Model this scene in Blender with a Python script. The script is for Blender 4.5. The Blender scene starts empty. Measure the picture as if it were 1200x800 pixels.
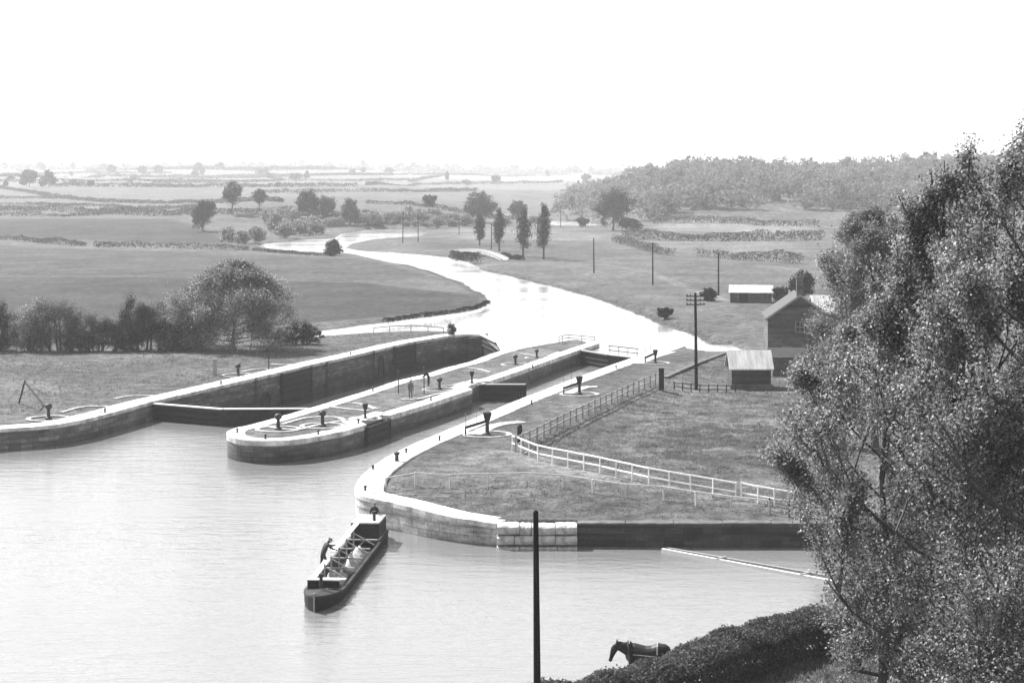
import bpy, bmesh, math, random
import numpy as np
from mathutils import Vector, Matrix

R = math.radians
SC = bpy.context.scene
COL = SC.collection
F = 2200.0            # focal length in photo pixels (1200 wide)
HOR = 205.0           # height of the true horizon in the photo
CAMZ = 23.0
ZC = 1.8              # lock coping
ZU = 1.3              # upper river level

def P(px, py, z=0.0):
    Y = F * (CAMZ - z) / (py - HOR)
    return Vector(((px - 600.0) / F * Y, Y, z))

def at_depth(px, Y, py=None):
    return Vector(((px - 600.0) / F * Y, Y, 0 if py is None else CAMZ - (py - HOR) * Y / F))

# ------------------------------------------------------------------ object helpers
def tag(o, label=None, cat=None, group=None, kind=None):
    if label: o['label'] = label
    if cat: o['category'] = cat
    if group: o['group'] = group
    if kind: o['kind'] = kind
    return o

def empty(name, loc=(0, 0, 0), rz=0.0):
    o = bpy.data.objects.new(name, None)
    o.location = loc
    o.rotation_euler = (0, 0, rz)
    o.empty_display_size = 0.3
    COL.objects.link(o)
    return o

def link_mesh(name, me, mats, parent=None):
    o = bpy.data.objects.new(name, me)
    for m in (mats if isinstance(mats, (list, tuple)) else [mats]):
        me.materials.append(m)
    COL.objects.link(o)
    if parent: o.parent = parent
    return o

def copy_tree(o, parent=None):
    c = o.copy()
    COL.objects.link(c)
    c.parent = parent
    for ch in list(o.children):
        copy_tree(ch, c)
    return c

class MB:
    """collects shapes into one mesh"""
    def __init__(s):
        s.v = []; s.f = []; s.uv = []
    def add(s, vs, fs, uvs=None):
        n = len(s.v)
        s.v += [tuple(v) for v in vs]
        for i, f in enumerate(fs):
            s.f.append(tuple(n + k for k in f))
            s.uv.append(uvs[i] if uvs else None)
        return s
    def box(s, c, d, rz=0.0, tilt=None):
        x, y, z = d[0] / 2, d[1] / 2, d[2] / 2
        M = Matrix.Rotation(rz, 3, 'Z')
        if tilt is not None: M = M @ tilt
        vs = [Vector(c) + M @ Vector((sx * x, sy * y, sz * z)) for sz in (-1, 1) for sx, sy in ((-1, -1), (1, -1), (1, 1), (-1, 1))]
        return s.add(vs, [(3, 2, 1, 0), (4, 5, 6, 7), (0, 1, 5, 4), (1, 2, 6, 5), (2, 3, 7, 6), (3, 0, 4, 7)])
    def beam(s, a, b, w, h, up=(0, 0, 1)):
        a = Vector(a); b = Vector(b)
        d = (b - a).normalized()
        u = Vector(up)
        if abs(d.dot(u)) > .98: u = Vector((1, 0, 0))
        r = d.cross(u).normalized() * (w / 2)
        t = r.cross(d).normalized() * (h / 2)
        vs = [p + i * r + j * t for p in (a, b) for i, j in ((-1, -1), (1, -1), (1, 1), (-1, 1))]
        return s.add(vs, [(0, 1, 2, 3), (7, 6, 5, 4), (0, 4, 5, 1), (1, 5, 6, 2), (2, 6, 7, 3), (3, 7, 4, 0)])
    def tube(s, pts, rad, n=8, cap=True):
        pts = [Vector(p) for p in pts]
        if not isinstance(rad, (list, tuple)): rad = [rad] * len(pts)
        vs = []; fs = []
        prev = None
        for i, p in enumerate(pts):
            d = (pts[min(i + 1, len(pts) - 1)] - pts[max(i - 1, 0)])
            d = d.normalized() if d.length > 1e-9 else Vector((0, 0, 1))
            ref = prev if prev is not None else (Vector((1, 0, 0)) if abs(d.x) < .9 else Vector((0, 1, 0)))
            u = (ref - d * ref.dot(d))
            if u.length < 1e-5: u = Vector((0, 1, 0)).cross(d)
            u.normalize(); prev = u
            w = d.cross(u)
            for k in range(n):
                a = 2 * math.pi * k / n
                vs.append(p + (u * math.cos(a) + w * math.sin(a)) * rad[i])
        for i in range(len(pts) - 1):
            for k in range(n):
                k2 = (k + 1) % n
                fs.append((i * n + k, i * n + k2, (i + 1) * n + k2, (i + 1) * n + k))
        if cap:
            fs.append(tuple(range(n - 1, -1, -1)))
            fs.append(tuple((len(pts) - 1) * n + k for k in range(n)))
        return s.add(vs, fs)
    def lathe(s, prof, c=(0, 0, 0), n=14):
        """prof: list of (r,z) from bottom to top"""
        vs = []; fs = []
        for r, z in prof:
            for k in range(n):
                a = 2 * math.pi * k / n
                vs.append((c[0] + r * math.cos(a), c[1] + r * math.sin(a), c[2] + z))
        for i in range(len(prof) - 1):
            for k in range(n):
                k2 = (k + 1) % n
                fs.append((i * n + k, i * n + k2, (i + 1) * n + k2, (i + 1) * n + k))
        fs.append(tuple(range(n - 1, -1, -1)))
        fs.append(tuple((len(prof) - 1) * n + k for k in range(n)))
        return s.add(vs, fs)
    def ring(s, r0, r1, z0, z1, c=(0, 0, 0), n=40, a0=0, a1=2 * math.pi):
        vs = []; fs = []
        full = abs(a1 - a0 - 2 * math.pi) < 1e-6
        m = n if full else n + 1
        for k in range(m):
            a = a0 + (a1 - a0) * k / n
            ca, sa = math.cos(a), math.sin(a)
            for r, z in ((r0, z0), (r0, z1), (r1, z1), (r1, z0)):
                vs.append((c[0] + r * ca, c[1] + r * sa, c[2] + z))
        for k in range(n):
            k2 = (k + 1) % m
            for j in range(4):
                j2 = (j + 1) % 4
                fs.append((k * 4 + j, k * 4 + j2, k2 * 4 + j2, k2 * 4 + j))
        if not full:
            fs.append((0, 1, 2, 3)); fs.append(((m - 1) * 4 + 3, (m - 1) * 4 + 2, (m - 1) * 4 + 1, (m - 1) * 4))
        return s.add(vs, fs)
    def prism(s, poly, z0, z1):
        n = len(poly)
        vs = [(p[0], p[1], z0) for p in poly] + [(p[0], p[1], z1) for p in poly]
        fs = [tuple(range(n - 1, -1, -1)), tuple(range(n, 2 * n))]
        for i in range(n):
            j = (i + 1) % n
            fs.append((i, j, n + j, n + i))
        return s.add(vs, fs)
    def build(s, name, mat, parent=None, smooth=False, loc=None, bevel=0, fix=True):
        me = bpy.data.meshes.new(name)
        me.from_pydata(s.v, [], s.f)
        if any(u is not None for u in s.uv):
            l = me.uv_layers.new(name='UVMap')
            i = 0
            for fi, f in enumerate(s.f):
                for k in range(len(f)):
                    l.data[i].uv = s.uv[fi][k] if s.uv[fi] else (0, 0)
                    i += 1
        if fix:
            bm = bmesh.new(); bm.from_mesh(me)
            bmesh.ops.recalc_face_normals(bm, faces=bm.faces)
            bm.to_mesh(me); bm.free()
        if smooth:
            for p in me.polygons: p.use_smooth = True
        me.update()
        o = link_mesh(name, me, mat, parent)
        if loc is not None: o.location = loc
        if bevel:
            b = o.modifiers.new('Bevel', 'BEVEL'); b.width = bevel; b.segments = 2; b.limit_method = 'ANGLE'
        return o

def np_mesh(name, verts, quads):
    me = bpy.data.meshes.new(name)
    nv, nq = len(verts), len(quads)
    me.vertices.add(nv)
    me.vertices.foreach_set('co', np.asarray(verts, np.float32).ravel())
    me.loops.add(nq * 4)
    me.loops.foreach_set('vertex_index', np.asarray(quads, np.int32).ravel())
    me.polygons.add(nq)
    me.polygons.foreach_set('loop_start', np.arange(0, nq * 4, 4, dtype=np.int32))
    me.update(calc_edges=True)
    return me

# ------------------------------------------------------------------ materials (the photograph is black and white)
def new_mat(name):
    m = bpy.data.materials.new(name)
    m.use_nodes = True
    nt = m.node_tree
    b = nt.nodes['Principled BSDF']
    return m, nt, b

def g(v): return (v, v, v, 1)

def ramp(nt, fac, stops):
    r = nt.nodes.new('ShaderNodeValToRGB')
    els = r.color_ramp.elements
    els[0].position, els[0].color = stops[0][0], g(stops[0][1])
    els[1].position, els[1].color = stops[-1][0], g(stops[-1][1])
    for p, v in stops[1:-1]:
        e = els.new(p); e.color = g(v)
    nt.links.new(fac, r.inputs[0])
    return r.outputs[0]

def noise(nt, scale, detail=4, rough=.6, coord='Object', vscale=None):
    tc = nt.nodes.new('ShaderNodeTexCoord')
    n = nt.nodes.new('ShaderNodeTexNoise')
    n.inputs['Scale'].default_value = scale
    n.inputs['Detail'].default_value = detail
    n.inputs['Roughness'].default_value = rough
    src = tc.outputs[coord]
    if vscale:
        mp = nt.nodes.new('ShaderNodeMapping')
        mp.inputs['Scale'].default_value = vscale
        nt.links.new(src, mp.inputs[0]); src = mp.outputs[0]
    nt.links.new(src, n.inputs['Vector'])
    return n.outputs['Fac']

def mul(nt, a, b, mode='MULTIPLY', fac=1.0):
    m = nt.nodes.new('ShaderNodeMix'); m.data_type = 'RGBA'; m.blend_type = mode
    m.inputs[0].default_value = fac
    nt.links.new(a, m.inputs[6])
    if hasattr(b, 'links'): nt.links.new(b, m.inputs[7])
    else: m.inputs[7].default_value = g(b)
    return m.outputs[2]

def bump(nt, b, h, strength=.5, dist=.05):
    n = nt.nodes.new('ShaderNodeBump')
    n.inputs['Strength'].default_value = strength
    n.inputs['Distance'].default_value = dist
    nt.links.new(h, n.inputs['Height'])
    nt.links.new(n.outputs[0], b.inputs['Normal'])

def simple(name, lo, hi, scale=3.0, rough=.8, detail=5, bmp=.3, dist=.02, vscale=None, spec=.3):
    m, nt, b = new_mat(name)
    n = noise(nt, scale, detail, .65, vscale=vscale)
    c = ramp(nt, n, [(.3, lo), (.7, hi)])
    nt.links.new(c, b.inputs['Base Color'])
    b.inputs['Roughness'].default_value = rough
    b.inputs['Specular IOR Level'].default_value = spec
    if bmp: bump(nt, b, n, bmp, dist)
    return m

def masonry(name, lo, hi, mortar, bw=.95, bh=.42, stain=True):
    m, nt, b = new_mat(name)
    uv = nt.nodes.new('ShaderNodeUVMap')
    br = nt.nodes.new('ShaderNodeTexBrick')
    br.inputs['Scale'].default_value = 1.0
    br.inputs['Brick Width'].default_value = bw
    br.inputs['Row Height'].default_value = bh
    br.inputs['Mortar Size'].default_value = .018
    br.inputs['Bias'].default_value = 0
    br.inputs['Color1'].default_value = g(lo); br.inputs['Color2'].default_value = g(hi)
    br.inputs['Mortar'].default_value = g(mortar)
    nt.links.new(uv.outputs[0], br.inputs['Vector'])
    n1 = noise(nt, .45, 6, .7, vscale=(1, 1, 2.2))
    n2 = noise(nt, 5, 4, .6)
    c = mul(nt, br.outputs['Color'], ramp(nt, n1, [(.32, .45), (.66, 1.25)]))
    c = mul(nt, c, ramp(nt, n2, [(.3, .7), (.7, 1.2)]))
    n5 = noise(nt, 1.0, 4, .6, vscale=(.1, .1, 1.9))
    c = mul(nt, c, ramp(nt, n5, [(.34, .5), (.62, 1.45)]))
    if stain:   # tide mark: algae below, bleached dry stone above
        sx = nt.nodes.new('ShaderNodeSeparateXYZ')
        gm = nt.nodes.new('ShaderNodeNewGeometry')
        nt.links.new(gm.outputs['Position'], sx.inputs[0])
        ad = nt.nodes.new('ShaderNodeMath'); ad.operation = 'MULTIPLY_ADD'
        n3 = noise(nt, .8, 4, .6)
        nt.links.new(n3, ad.inputs[0]); ad.inputs[1].default_value = .5
        nt.links.new(sx.outputs[2], ad.inputs[2])
        sc = nt.nodes.new('ShaderNodeMapRange')
        sc.inputs[1].default_value = -2; sc.inputs[2].default_value = 3
        nt.links.new(ad.outputs[0], sc.inputs[0])
        c = mul(nt, c, ramp(nt, sc.outputs[0], stain))
    nt.links.new(c, b.inputs['Base Color'])
    b.inputs['Roughness'].default_value = .85
    bump(nt, b, br.outputs['Fac'], -.4, .03)
    return m

def leaf_mat(name, lo, hi, trans=.35):
    m = bpy.data.materials.new(name); m.use_nodes = True
    nt = m.node_tree
    for n in list(nt.nodes): nt.nodes.remove(n)
    out = nt.nodes.new('ShaderNodeOutputMaterial')
    d = nt.nodes.new('ShaderNodeBsdfDiffuse'); t = nt.nodes.new('ShaderNodeBsdfTranslucent')
    mx = nt.nodes.new('ShaderNodeMixShader'); mx.inputs[0].default_value = trans
    gi = nt.nodes.new('ShaderNodeNewGeometry')
    c = ramp(nt, gi.outputs['Random Per Island'], [(0, lo), (.7, lo * .6 + hi * .4), (1, hi)])
    nz = noise(nt, .6, 3, .6)
    c = mul(nt, c, ramp(nt, nz, [(.3, .7), (.7, 1.25)]))
    nt.links.new(c, d.inputs[0]); nt.links.new(c, t.inputs[0])
    nt.links.new(d.outputs[0], mx.inputs[1]); nt.links.new(t.outputs[0], mx.inputs[2])
    nt.links.new(mx.outputs[0], out.inputs[0])
    return m

M = {}
M['coping'] = simple('limewashed_stone', .18, .72, .9, .85, 8, .35, .03)
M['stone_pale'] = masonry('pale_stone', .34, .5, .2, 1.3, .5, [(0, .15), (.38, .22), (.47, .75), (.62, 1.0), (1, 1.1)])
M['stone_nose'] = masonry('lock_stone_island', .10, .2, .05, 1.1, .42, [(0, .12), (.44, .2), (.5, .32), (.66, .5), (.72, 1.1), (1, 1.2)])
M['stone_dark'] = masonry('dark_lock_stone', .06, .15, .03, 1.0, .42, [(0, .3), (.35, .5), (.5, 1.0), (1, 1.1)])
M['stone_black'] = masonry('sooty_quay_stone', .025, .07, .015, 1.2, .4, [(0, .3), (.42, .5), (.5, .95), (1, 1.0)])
M['quay_cap'] = simple('mossy_quay_cap', .03, .13, 1.6, .9, 7, .5, .04)
M['pier'] = simple('worn_block_stone', .14, .55, 1.6, .85, 8, .9, .08)
M['paving'] = simple('worn_paving', .14, .42, 2.0, .85, 5, .2)
M['wood_dark'] = simple('tarred_timber', .007, .022, 6, .75, 5, .4, .02, (1, 1, .2))
M['wood_grey'] = simple('weathered_timber', .17, .34, 8, .85, 5, .3, .01)
M['wood_gate'] = simple('wet_gate_timber', .007, .028, 3, .8, 6, .4, .02, spec=.15)
M['pale_wood'] = simple('pale_timber', .45, .62, 5, .8, 4, .2)
M['white_paint'] = simple('white_paint', .72, .86, 9, .6, 4, .1)
M['iron'] = simple('dark_iron', .015, .03, 12, .6, 3, .2)
M['pole'] = simple('creosoted_pole', .006, .018, 7, .9, 4, .3, .01, (1, 1, .15), .1)
M['brick'] = masonry('brick', .035, .075, .09, .23, .075, None)
M['boards'] = masonry('tarred_boards', .03, .055, .015, 4.0, .18, None)
M['shed_front'] = masonry('shed_boards', .06, .09, .03, .2, 6.0, None)  # front boards darkened for the shaded side
M['shed_end'] = masonry('pale_shed_boards', .4, .5, .3, .2, 6.0, None)  # same boards paled for the sunlit end
M['slate'] = simple('slate_roof', .025, .05, 2, .7, 5, .3)
M['tin'] = simple('bright_roof', .28, .62, 1.0, .6, 6, .4, .03, (2.2, .35, .35))
M['tarp'] = simple('canvas_sheet', .2, .45, 2.5, .8, 5, .5, .05)
M['roof_paint'] = simple('roof_paint', .16, .3, 2, .7, 4, .1)
M['coal'] = simple('dark_cargo', .02, .06, 9, .9, 5, .8, .08)
M['hull'] = simple('black_hull', .008, .02, 3, .75, 4, .2, spec=.15)
M['cabin'] = simple('cabin_paint', .015, .03, 5, .7, 3, .1, spec=.2)
M['skin'] = simple('skin', .28, .34, 9, .6, 3, .1)
M['cloth_dark'] = simple('dark_cloth', .02, .04, 12, .9, 4, .3)
M['cloth_mid'] = simple('grey_cloth', .08, .14, 12, .9, 4, .3)
M['horse'] = simple('black_horse_coat', .008, .022, 8, .55, 4, .2)
M['harness'] = simple('pale_leather', .2, .35, 12, .6, 3, .2)
M['glass'] = simple('window_glass', .03, .06, 1, .1, 2, 0)
M['bark'] = simple('bark', .03, .09, 6, .9, 6, .6, .03, (1, 1, .3))
M['bark_pale'] = simple('pale_bark', .1, .2, 6, .9, 6, .6, .03, (1, 1, .3))
M['leaf_dark'] = leaf_mat('dark_leaves', .012, .045, .25)
M['leaf_mid'] = leaf_mat('mid_leaves', .03, .12, .35)
M['leaf_light'] = leaf_mat('pale_new_leaves', .07, .46, .55)  # spring leaf tone, bright end raised for leaf glints
M['leaf_blossom'] = leaf_mat('blossom_leaves', .08, .5, .4)  # real blossom, also paints leaf glints and sunlit tops
M['leaf_hedge'] = leaf_mat('hedge_leaves', .05, .17, .3)
M['leaf_wood'] = leaf_mat('woodland_leaves', .15, .25, .35)
M['leaf_pale'] = leaf_mat('soft_pale_leaves', .10, .34, .5)
M['grass_blade'] = leaf_mat('grass_blades', .10, .24, .5)

# ground
def ground_mat():
    m, nt, b = new_mat('meadow_ground')
    at = nt.nodes.new('ShaderNodeAttribute'); at.attribute_name = 'tone'
    n1 = noise(nt, .035, 5, .6)
    n2 = noise(nt, .6, 6, .7)
    n3 = noise(nt, 3.5, 4, .7)
    c = ramp(nt, n1, [(.3, .062), (.7, .105)])
    c = mul(nt, c, ramp(nt, n2, [(.36, .5), (.64, 1.5)]))
    c = mul(nt, c, ramp(nt, n3, [(.36, .55), (.64, 1.45)]))
    n4 = noise(nt, .14, 5, .65, vscale=(1, .55, 1))
    c = mul(nt, c, ramp(nt, n4, [(.3, .66), (.7, 1.32)]))
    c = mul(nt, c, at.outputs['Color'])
    nt.links.new(c, b.inputs['Base Color'])
    b.inputs['Roughness'].default_value = .95
    b.inputs['Specular IOR Level'].default_value = .1
    h = nt.nodes.new('ShaderNodeMath'); h.operation = 'ADD'
    nt.links.new(n2, h.inputs[0]); nt.links.new(n3, h.inputs[1])
    bump(nt, b, h.outputs[0], .8, .25)
    return m
M['ground'] = ground_mat()

def water_mat(name, base, rough, bs, spec_ior):
    m, nt, b = new_mat(name)
    b.inputs['Base Color'].default_value = g(base)
    b.inputs['Roughness'].default_value = rough
    b.inputs['IOR'].default_value = spec_ior
    b.inputs['Specular IOR Level'].default_value = .5
    n1 = noise(nt, 1.0, 5, .65, vscale=(.35, .9, 1))
    n2 = noise(nt, .06, 3, .5, vscale=(.5, 1, 1))
    h = nt.nodes.new('ShaderNodeMath'); h.operation = 'MULTIPLY_ADD'
    nt.links.new(n2, h.inputs[0]); h.inputs[1].default_value = 1.5
    nt.links.new(n1, h.inputs[2])
    bump(nt, b, h.outputs[0], bs, .12)
    # wind: calm lanes and ruffled patches
    n3 = noise(nt, .045, 4, .6, vscale=(.45, 1.6, 1))
    mr = nt.nodes.new('ShaderNodeMapRange')
    mr.inputs[1].default_value = .38; mr.inputs[2].default_value = .62
    mr.inputs[3].default_value = rough * .5; mr.inputs[4].default_value = rough * 1.7
    nt.links.new(n3, mr.inputs[0]); nt.links.new(mr.outputs[0], b.inputs['Roughness'])
    return m
M['water'] = water_mat('pool_water', .15, .12, .8, 1.75)
M['water_far'] = water_mat('river_water', .22, .15, .3, 2.0)
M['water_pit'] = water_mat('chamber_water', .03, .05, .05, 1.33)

# ------------------------------------------------------------------ plan of the river and lock basin
HARD, SOFT = 1, 0
left_wall_px = [(-120, 513), (-60, 508), (0, 502), (40, 499.5), (67, 497), (100, 491), (135, 482), (178, 470), (257, 452), (300, 442), (327, 436),
                (364, 427), (415, 416), (460, 405), (485, 400), (525, 393.5), (548, 391), (566, 391.5)]
LW = [P(x, y, ZC) for x, y in left_wall_px]
right_wall_px = [(786, 404.5, 1.8), (770, 410, 1.8), (745, 417.5, 1.8), (712, 429, 1.8), (665, 446, 1.8), (600, 471, 1.8), (530, 501, 1.8), (485, 519.5, 1.8),
                 (455, 534, 1.85), (432, 549, 1.9), (423, 558, 1.9), (418, 566, 1.9), (416, 573, 1.9), (418, 578, 1.9), (427, 581, 1.9),
                 (445, 585, 1.85), (460, 588, 1.8), (500, 598, 1.7), (535, 606, 1.55), (582, 613, 1.4)]
def chaik(p, k=2):
    for _ in range(k):
        q = [p[0]]
        for a, b in zip(p[:-1], p[1:]):
            q += [tuple(.75 * u + .25 * v for u, v in zip(a, b)), tuple(.25 * u + .75 * v for u, v in zip(a, b))]
        p = q + [p[-1]]
    return p
RW = [P(*p) for p in right_wall_px[:8] + chaik(right_wall_px[8:16], 2) + right_wall_px[16:]]
quay_px = [(582, 613, 1.4), (676, 612.5, 1.45), (790, 612.5, 1.5), (905, 612.5, 1.5), (1010, 613, 1.5), (1120, 614, 1.5)]
QW = [P(*p) for p in quay_px]

def up(px, py): return P(px, py, ZU)
bay_near = [up(*p) for p in [(548, 392), (530, 390.5), (500, 389), (460, 390), (420, 392), (375, 395), (345, 397)]]
bay_far = [up(*p) for p in [(330, 393), (350, 390.5), (400, 384), (460, 376), (500, 371.5), (545, 365), (566, 359.5), (571, 355)]]
left_bank = [up(*p) for p in [(569, 350), (560, 343.5), (536, 330), (503, 318), (475, 311), (448, 306), (435, 303), (420, 299), (405, 297), (380, 297), (340, 294), (307, 290.5)]]
far_reach = [up(*p) for p in [(298, 288), (307, 286.3), (351, 281.5), (392, 279.6), (398, 274.5), (435, 269), (470, 267.5), (502, 267), (509, 269), (489, 277.5), (435, 281), (413, 286), (407, 290), (415, 293)]]
right_bank = [up(*p) for p in [(430, 294.5), (469, 296.5), (500, 299), (530, 302), (556, 310), (567, 317), (600, 323.7), (637, 333), (668, 340.5), (718, 356), (769, 376), (816, 393), (847, 409.5)]]
right_tip = [P(*p) for p in [(850, 411, 1.3), (842, 413, 1.3), (814, 409, 1.3), (797, 407.5, 1.3)]]
near_bank = [(90, 112), (60, 107), (30, 98), (17.5, 92), (13, 89.5), (9, 85.5), (5, 81), (0, 77), (-20, 62), (-40, 48), (-90, 20), (-160, -40)]

basin = []; flags = []      # flag belongs to the segment starting at the vertex
def ext(pts, f):
    for p in pts:
        basin.append((p[0], p[1])); flags.append(f)
ext([(-400, -40), (-400, 170), (-120, 172)], SOFT)
ext(LW, HARD)
ext(bay_near, SOFT); ext(bay_far, SOFT); ext(left_bank, SOFT); ext(far_reach, SOFT); ext(right_bank, SOFT); ext(right_tip, SOFT)
ext(RW, HARD); ext(QW[1:], HARD)
ext(near_bank, SOFT)
ponds = [[up(*p) for p in [(640, 264.5), (646, 258.6), (672, 259.5), (708, 262), (716, 264.5), (690, 265.5), (665, 266)]],
         [up(*p) for p in [(582, 253.5), (584, 251), (603, 251.8), (606, 254.5)]]]

def seg_dist(X, Y, poly, closed=True):
    """distance to the outline, index of the nearest segment, inside mask"""
    n = len(poly)
    best = np.full(X.shape, 1e18); idx = np.zeros(X.shape, np.int32)
    inside = np.zeros(X.shape, bool)
    for i in range(n if closed else n - 1):
        ax, ay = poly[i][0], poly[i][1]; bx, by = poly[(i + 1) % n][0], poly[(i + 1) % n][1]
        dx, dy = bx - ax, by - ay
        L = dx * dx + dy * dy + 1e-12
        t = np.clip(((X - ax) * dx + (Y - ay) * dy) / L, 0, 1)
        d = (X - ax - t * dx) ** 2 + (Y - ay - t * dy) ** 2
        m = d < best
        best[m] = d[m]; idx[m] = i
        if closed and ay != by:
            c = ((ay > Y) != (by > Y)) & (X < (bx - ax) * (Y - ay) / (by - ay) + ax)
            inside ^= c
    return np.sqrt(best), idx, inside

def sstep(a, b, x):
    t = np.clip((x - a) / (b - a), 0, 1)
    return t * t * (3 - 2 * t)

rng0 = np.random.RandomState(5)
_waves = [(rng0.uniform(-1, 1), rng0.uniform(-1, 1), rng0.uniform(0, 6.28)) for _ in range(14)]
def wob(X, Y, scale):
    r = 0
    for i, (a, b, p) in enumerate(_waves):
        k = (1 + .35 * i) / scale
        r = r + np.sin((a * X + b * Y) * k + p) / (1 + .35 * i)
    return r / 4

field_poly = [P(*p) for p in [(604, 522, 1.7), (690, 480, 1.7), (768, 447, 1.7), (800, 432, 1.7), (850, 415, 1.7), (960, 404, 1.5), (1200, 470, 1.5), (1150, 600, 1.3), (930, 592, 1.5), (862, 582, 1.6), (740, 556, 1.6), (640, 537, 1.7)]]

def land(X, Y):
    X = np.asarray(X, float); Y = np.asarray(Y, float)
    z = np.full(X.shape, 1.72)
    prof = np.interp(Y, [0, 600, 900, 1050, 1250, 1600, 1800, 2600, 3400, 3800, 5000, 12000], [0, 0, .9, 2.0, 4.2, 8.8, 12, 21, 29, 32, 26, 20])
    s = X / np.maximum(Y, 1)
    flat = np.interp(Y, [0, 1000, 1400, 1800, 2200, 2600, 3500, 3800, 5000, 12000], [0, .2, 2.2, 5.5, 9, 14, 22, 25, 22, 20])
    w = sstep(-.10, .0, s)
    z = z + prof * (1 - w) + flat * w
    z = z + wob(X, Y, 260) * np.interp(Y, [0, 900, 1500, 2500, 4000], [0, 0, 1.6, 3.5, 3.5])
    # bluff above the bend of the river
    z = z + 6.5 * sstep(-.20, -.11, s) * (1 - sstep(-.055, .005, s)) * sstep(738, 815, Y) * (1 - sstep(1000, 1500, Y))
    z = z + (3.5 * np.sin(Y / 190.0 + X / 330.0) + 2.5 * np.sin(Y / 120.0 - X / 240.0 + 1.0)) * np.interp(Y, [0, 1300, 1700, 3000, 3500, 5000], [0, 0, 1, 1, .5, 0]) * (1 - sstep(.0, .06, s) * .7)
    # wooded ridge on the right
    rid = sstep(.012, .11, s) * np.interp(Y, [0, 780, 880, 1000, 1120, 1500, 2200, 4000], [0, 0, 7.5, 15.5, 20, 20, 8, 0])
    z = z + rid * (1 + .12 * np.sin(X / 38.0))
    # terrace above the far bend of the river on the left
    z = z + 2.0 * sstep(-85, -125, X) * sstep(640, 720, Y) * (1 - sstep(900, 1100, Y))
    # front quay and near bank lie a little lower
    z = z - .3 * sstep(134, 118, Y)
    z = z - .12 * sstep(112, 100, Y)
    # embankment rising beside the near trees
    z = z + np.clip((X - 19) * .35, 0, 7) * sstep(78, 60, Y)
    d, i, ins = seg_dist(X, Y, field_poly)
    z = z - np.where(ins, .55 * sstep(0, 5, d), 0)
    z = z + .06 * wob(X, Y, 3.0) * sstep(60, 150, Y) * np.where(ins, 1.6, .6)
    return z

def land1(x, y): return float(land(np.array([x]), np.array([y]))[0])

def terr(X, Y):
    z = land(X, Y)
    d, idx, ins = seg_dist(X, Y, basin)
    sd = np.where(ins, -d, d)
    fl = np.array(flags)[idx]
    # masonry edge: a sharp drop hidden inside the wall
    zh = -3.2 + (z + 3.2) * sstep(.35, 1.1, sd)
    up_ = (Y > 240)
    wl = np.where(up_, ZU, 0.0)
    wob2 = .8 * wob(X, Y, 5.0) * np.where(Y > 200, 1.0, .5)
    q = sd + wob2
    bed = wl - 1.6
    zs = bed + (wl + .12 - bed) * sstep(-3.5, .3, q)
    zs = np.where(q > .3, wl + .12 + (z - wl - .12) * sstep(.3, np.where(up_, 2.5, 3.5), q), zs)
    zz = np.where(fl == HARD, zh, zs)
    zz = np.where(sd > 12, z, zz)
    for pd in ponds:
        d2, _, in2 = seg_dist(X, Y, pd)
        zz = np.where(in2, np.minimum(zz, ZU - .3 * sstep(0, 3, d2) ), zz)
    return zz

def ground(px, py):
    """where the view ray through a pixel meets the land"""
    Y = 60.0
    a = (px - 600) / F; b = (py - HOR) / F
    Ys = np.concatenate([np.arange(60, 400, 1.0), np.geomspace(400, 7000, 1500)])
    zt = land(a * Ys, Ys)
    zr = CAMZ - b * Ys
    k = np.argmax(zr <= zt)
    if zr[k] > zt[k]: k = int(np.argmax((zt - zr) / Ys * (Ys > 2500)  - 10.0 * (Ys <= 2500)))
    Y = Ys[k]
    return Vector((a * Y, Y, float(zt[k])))

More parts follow.
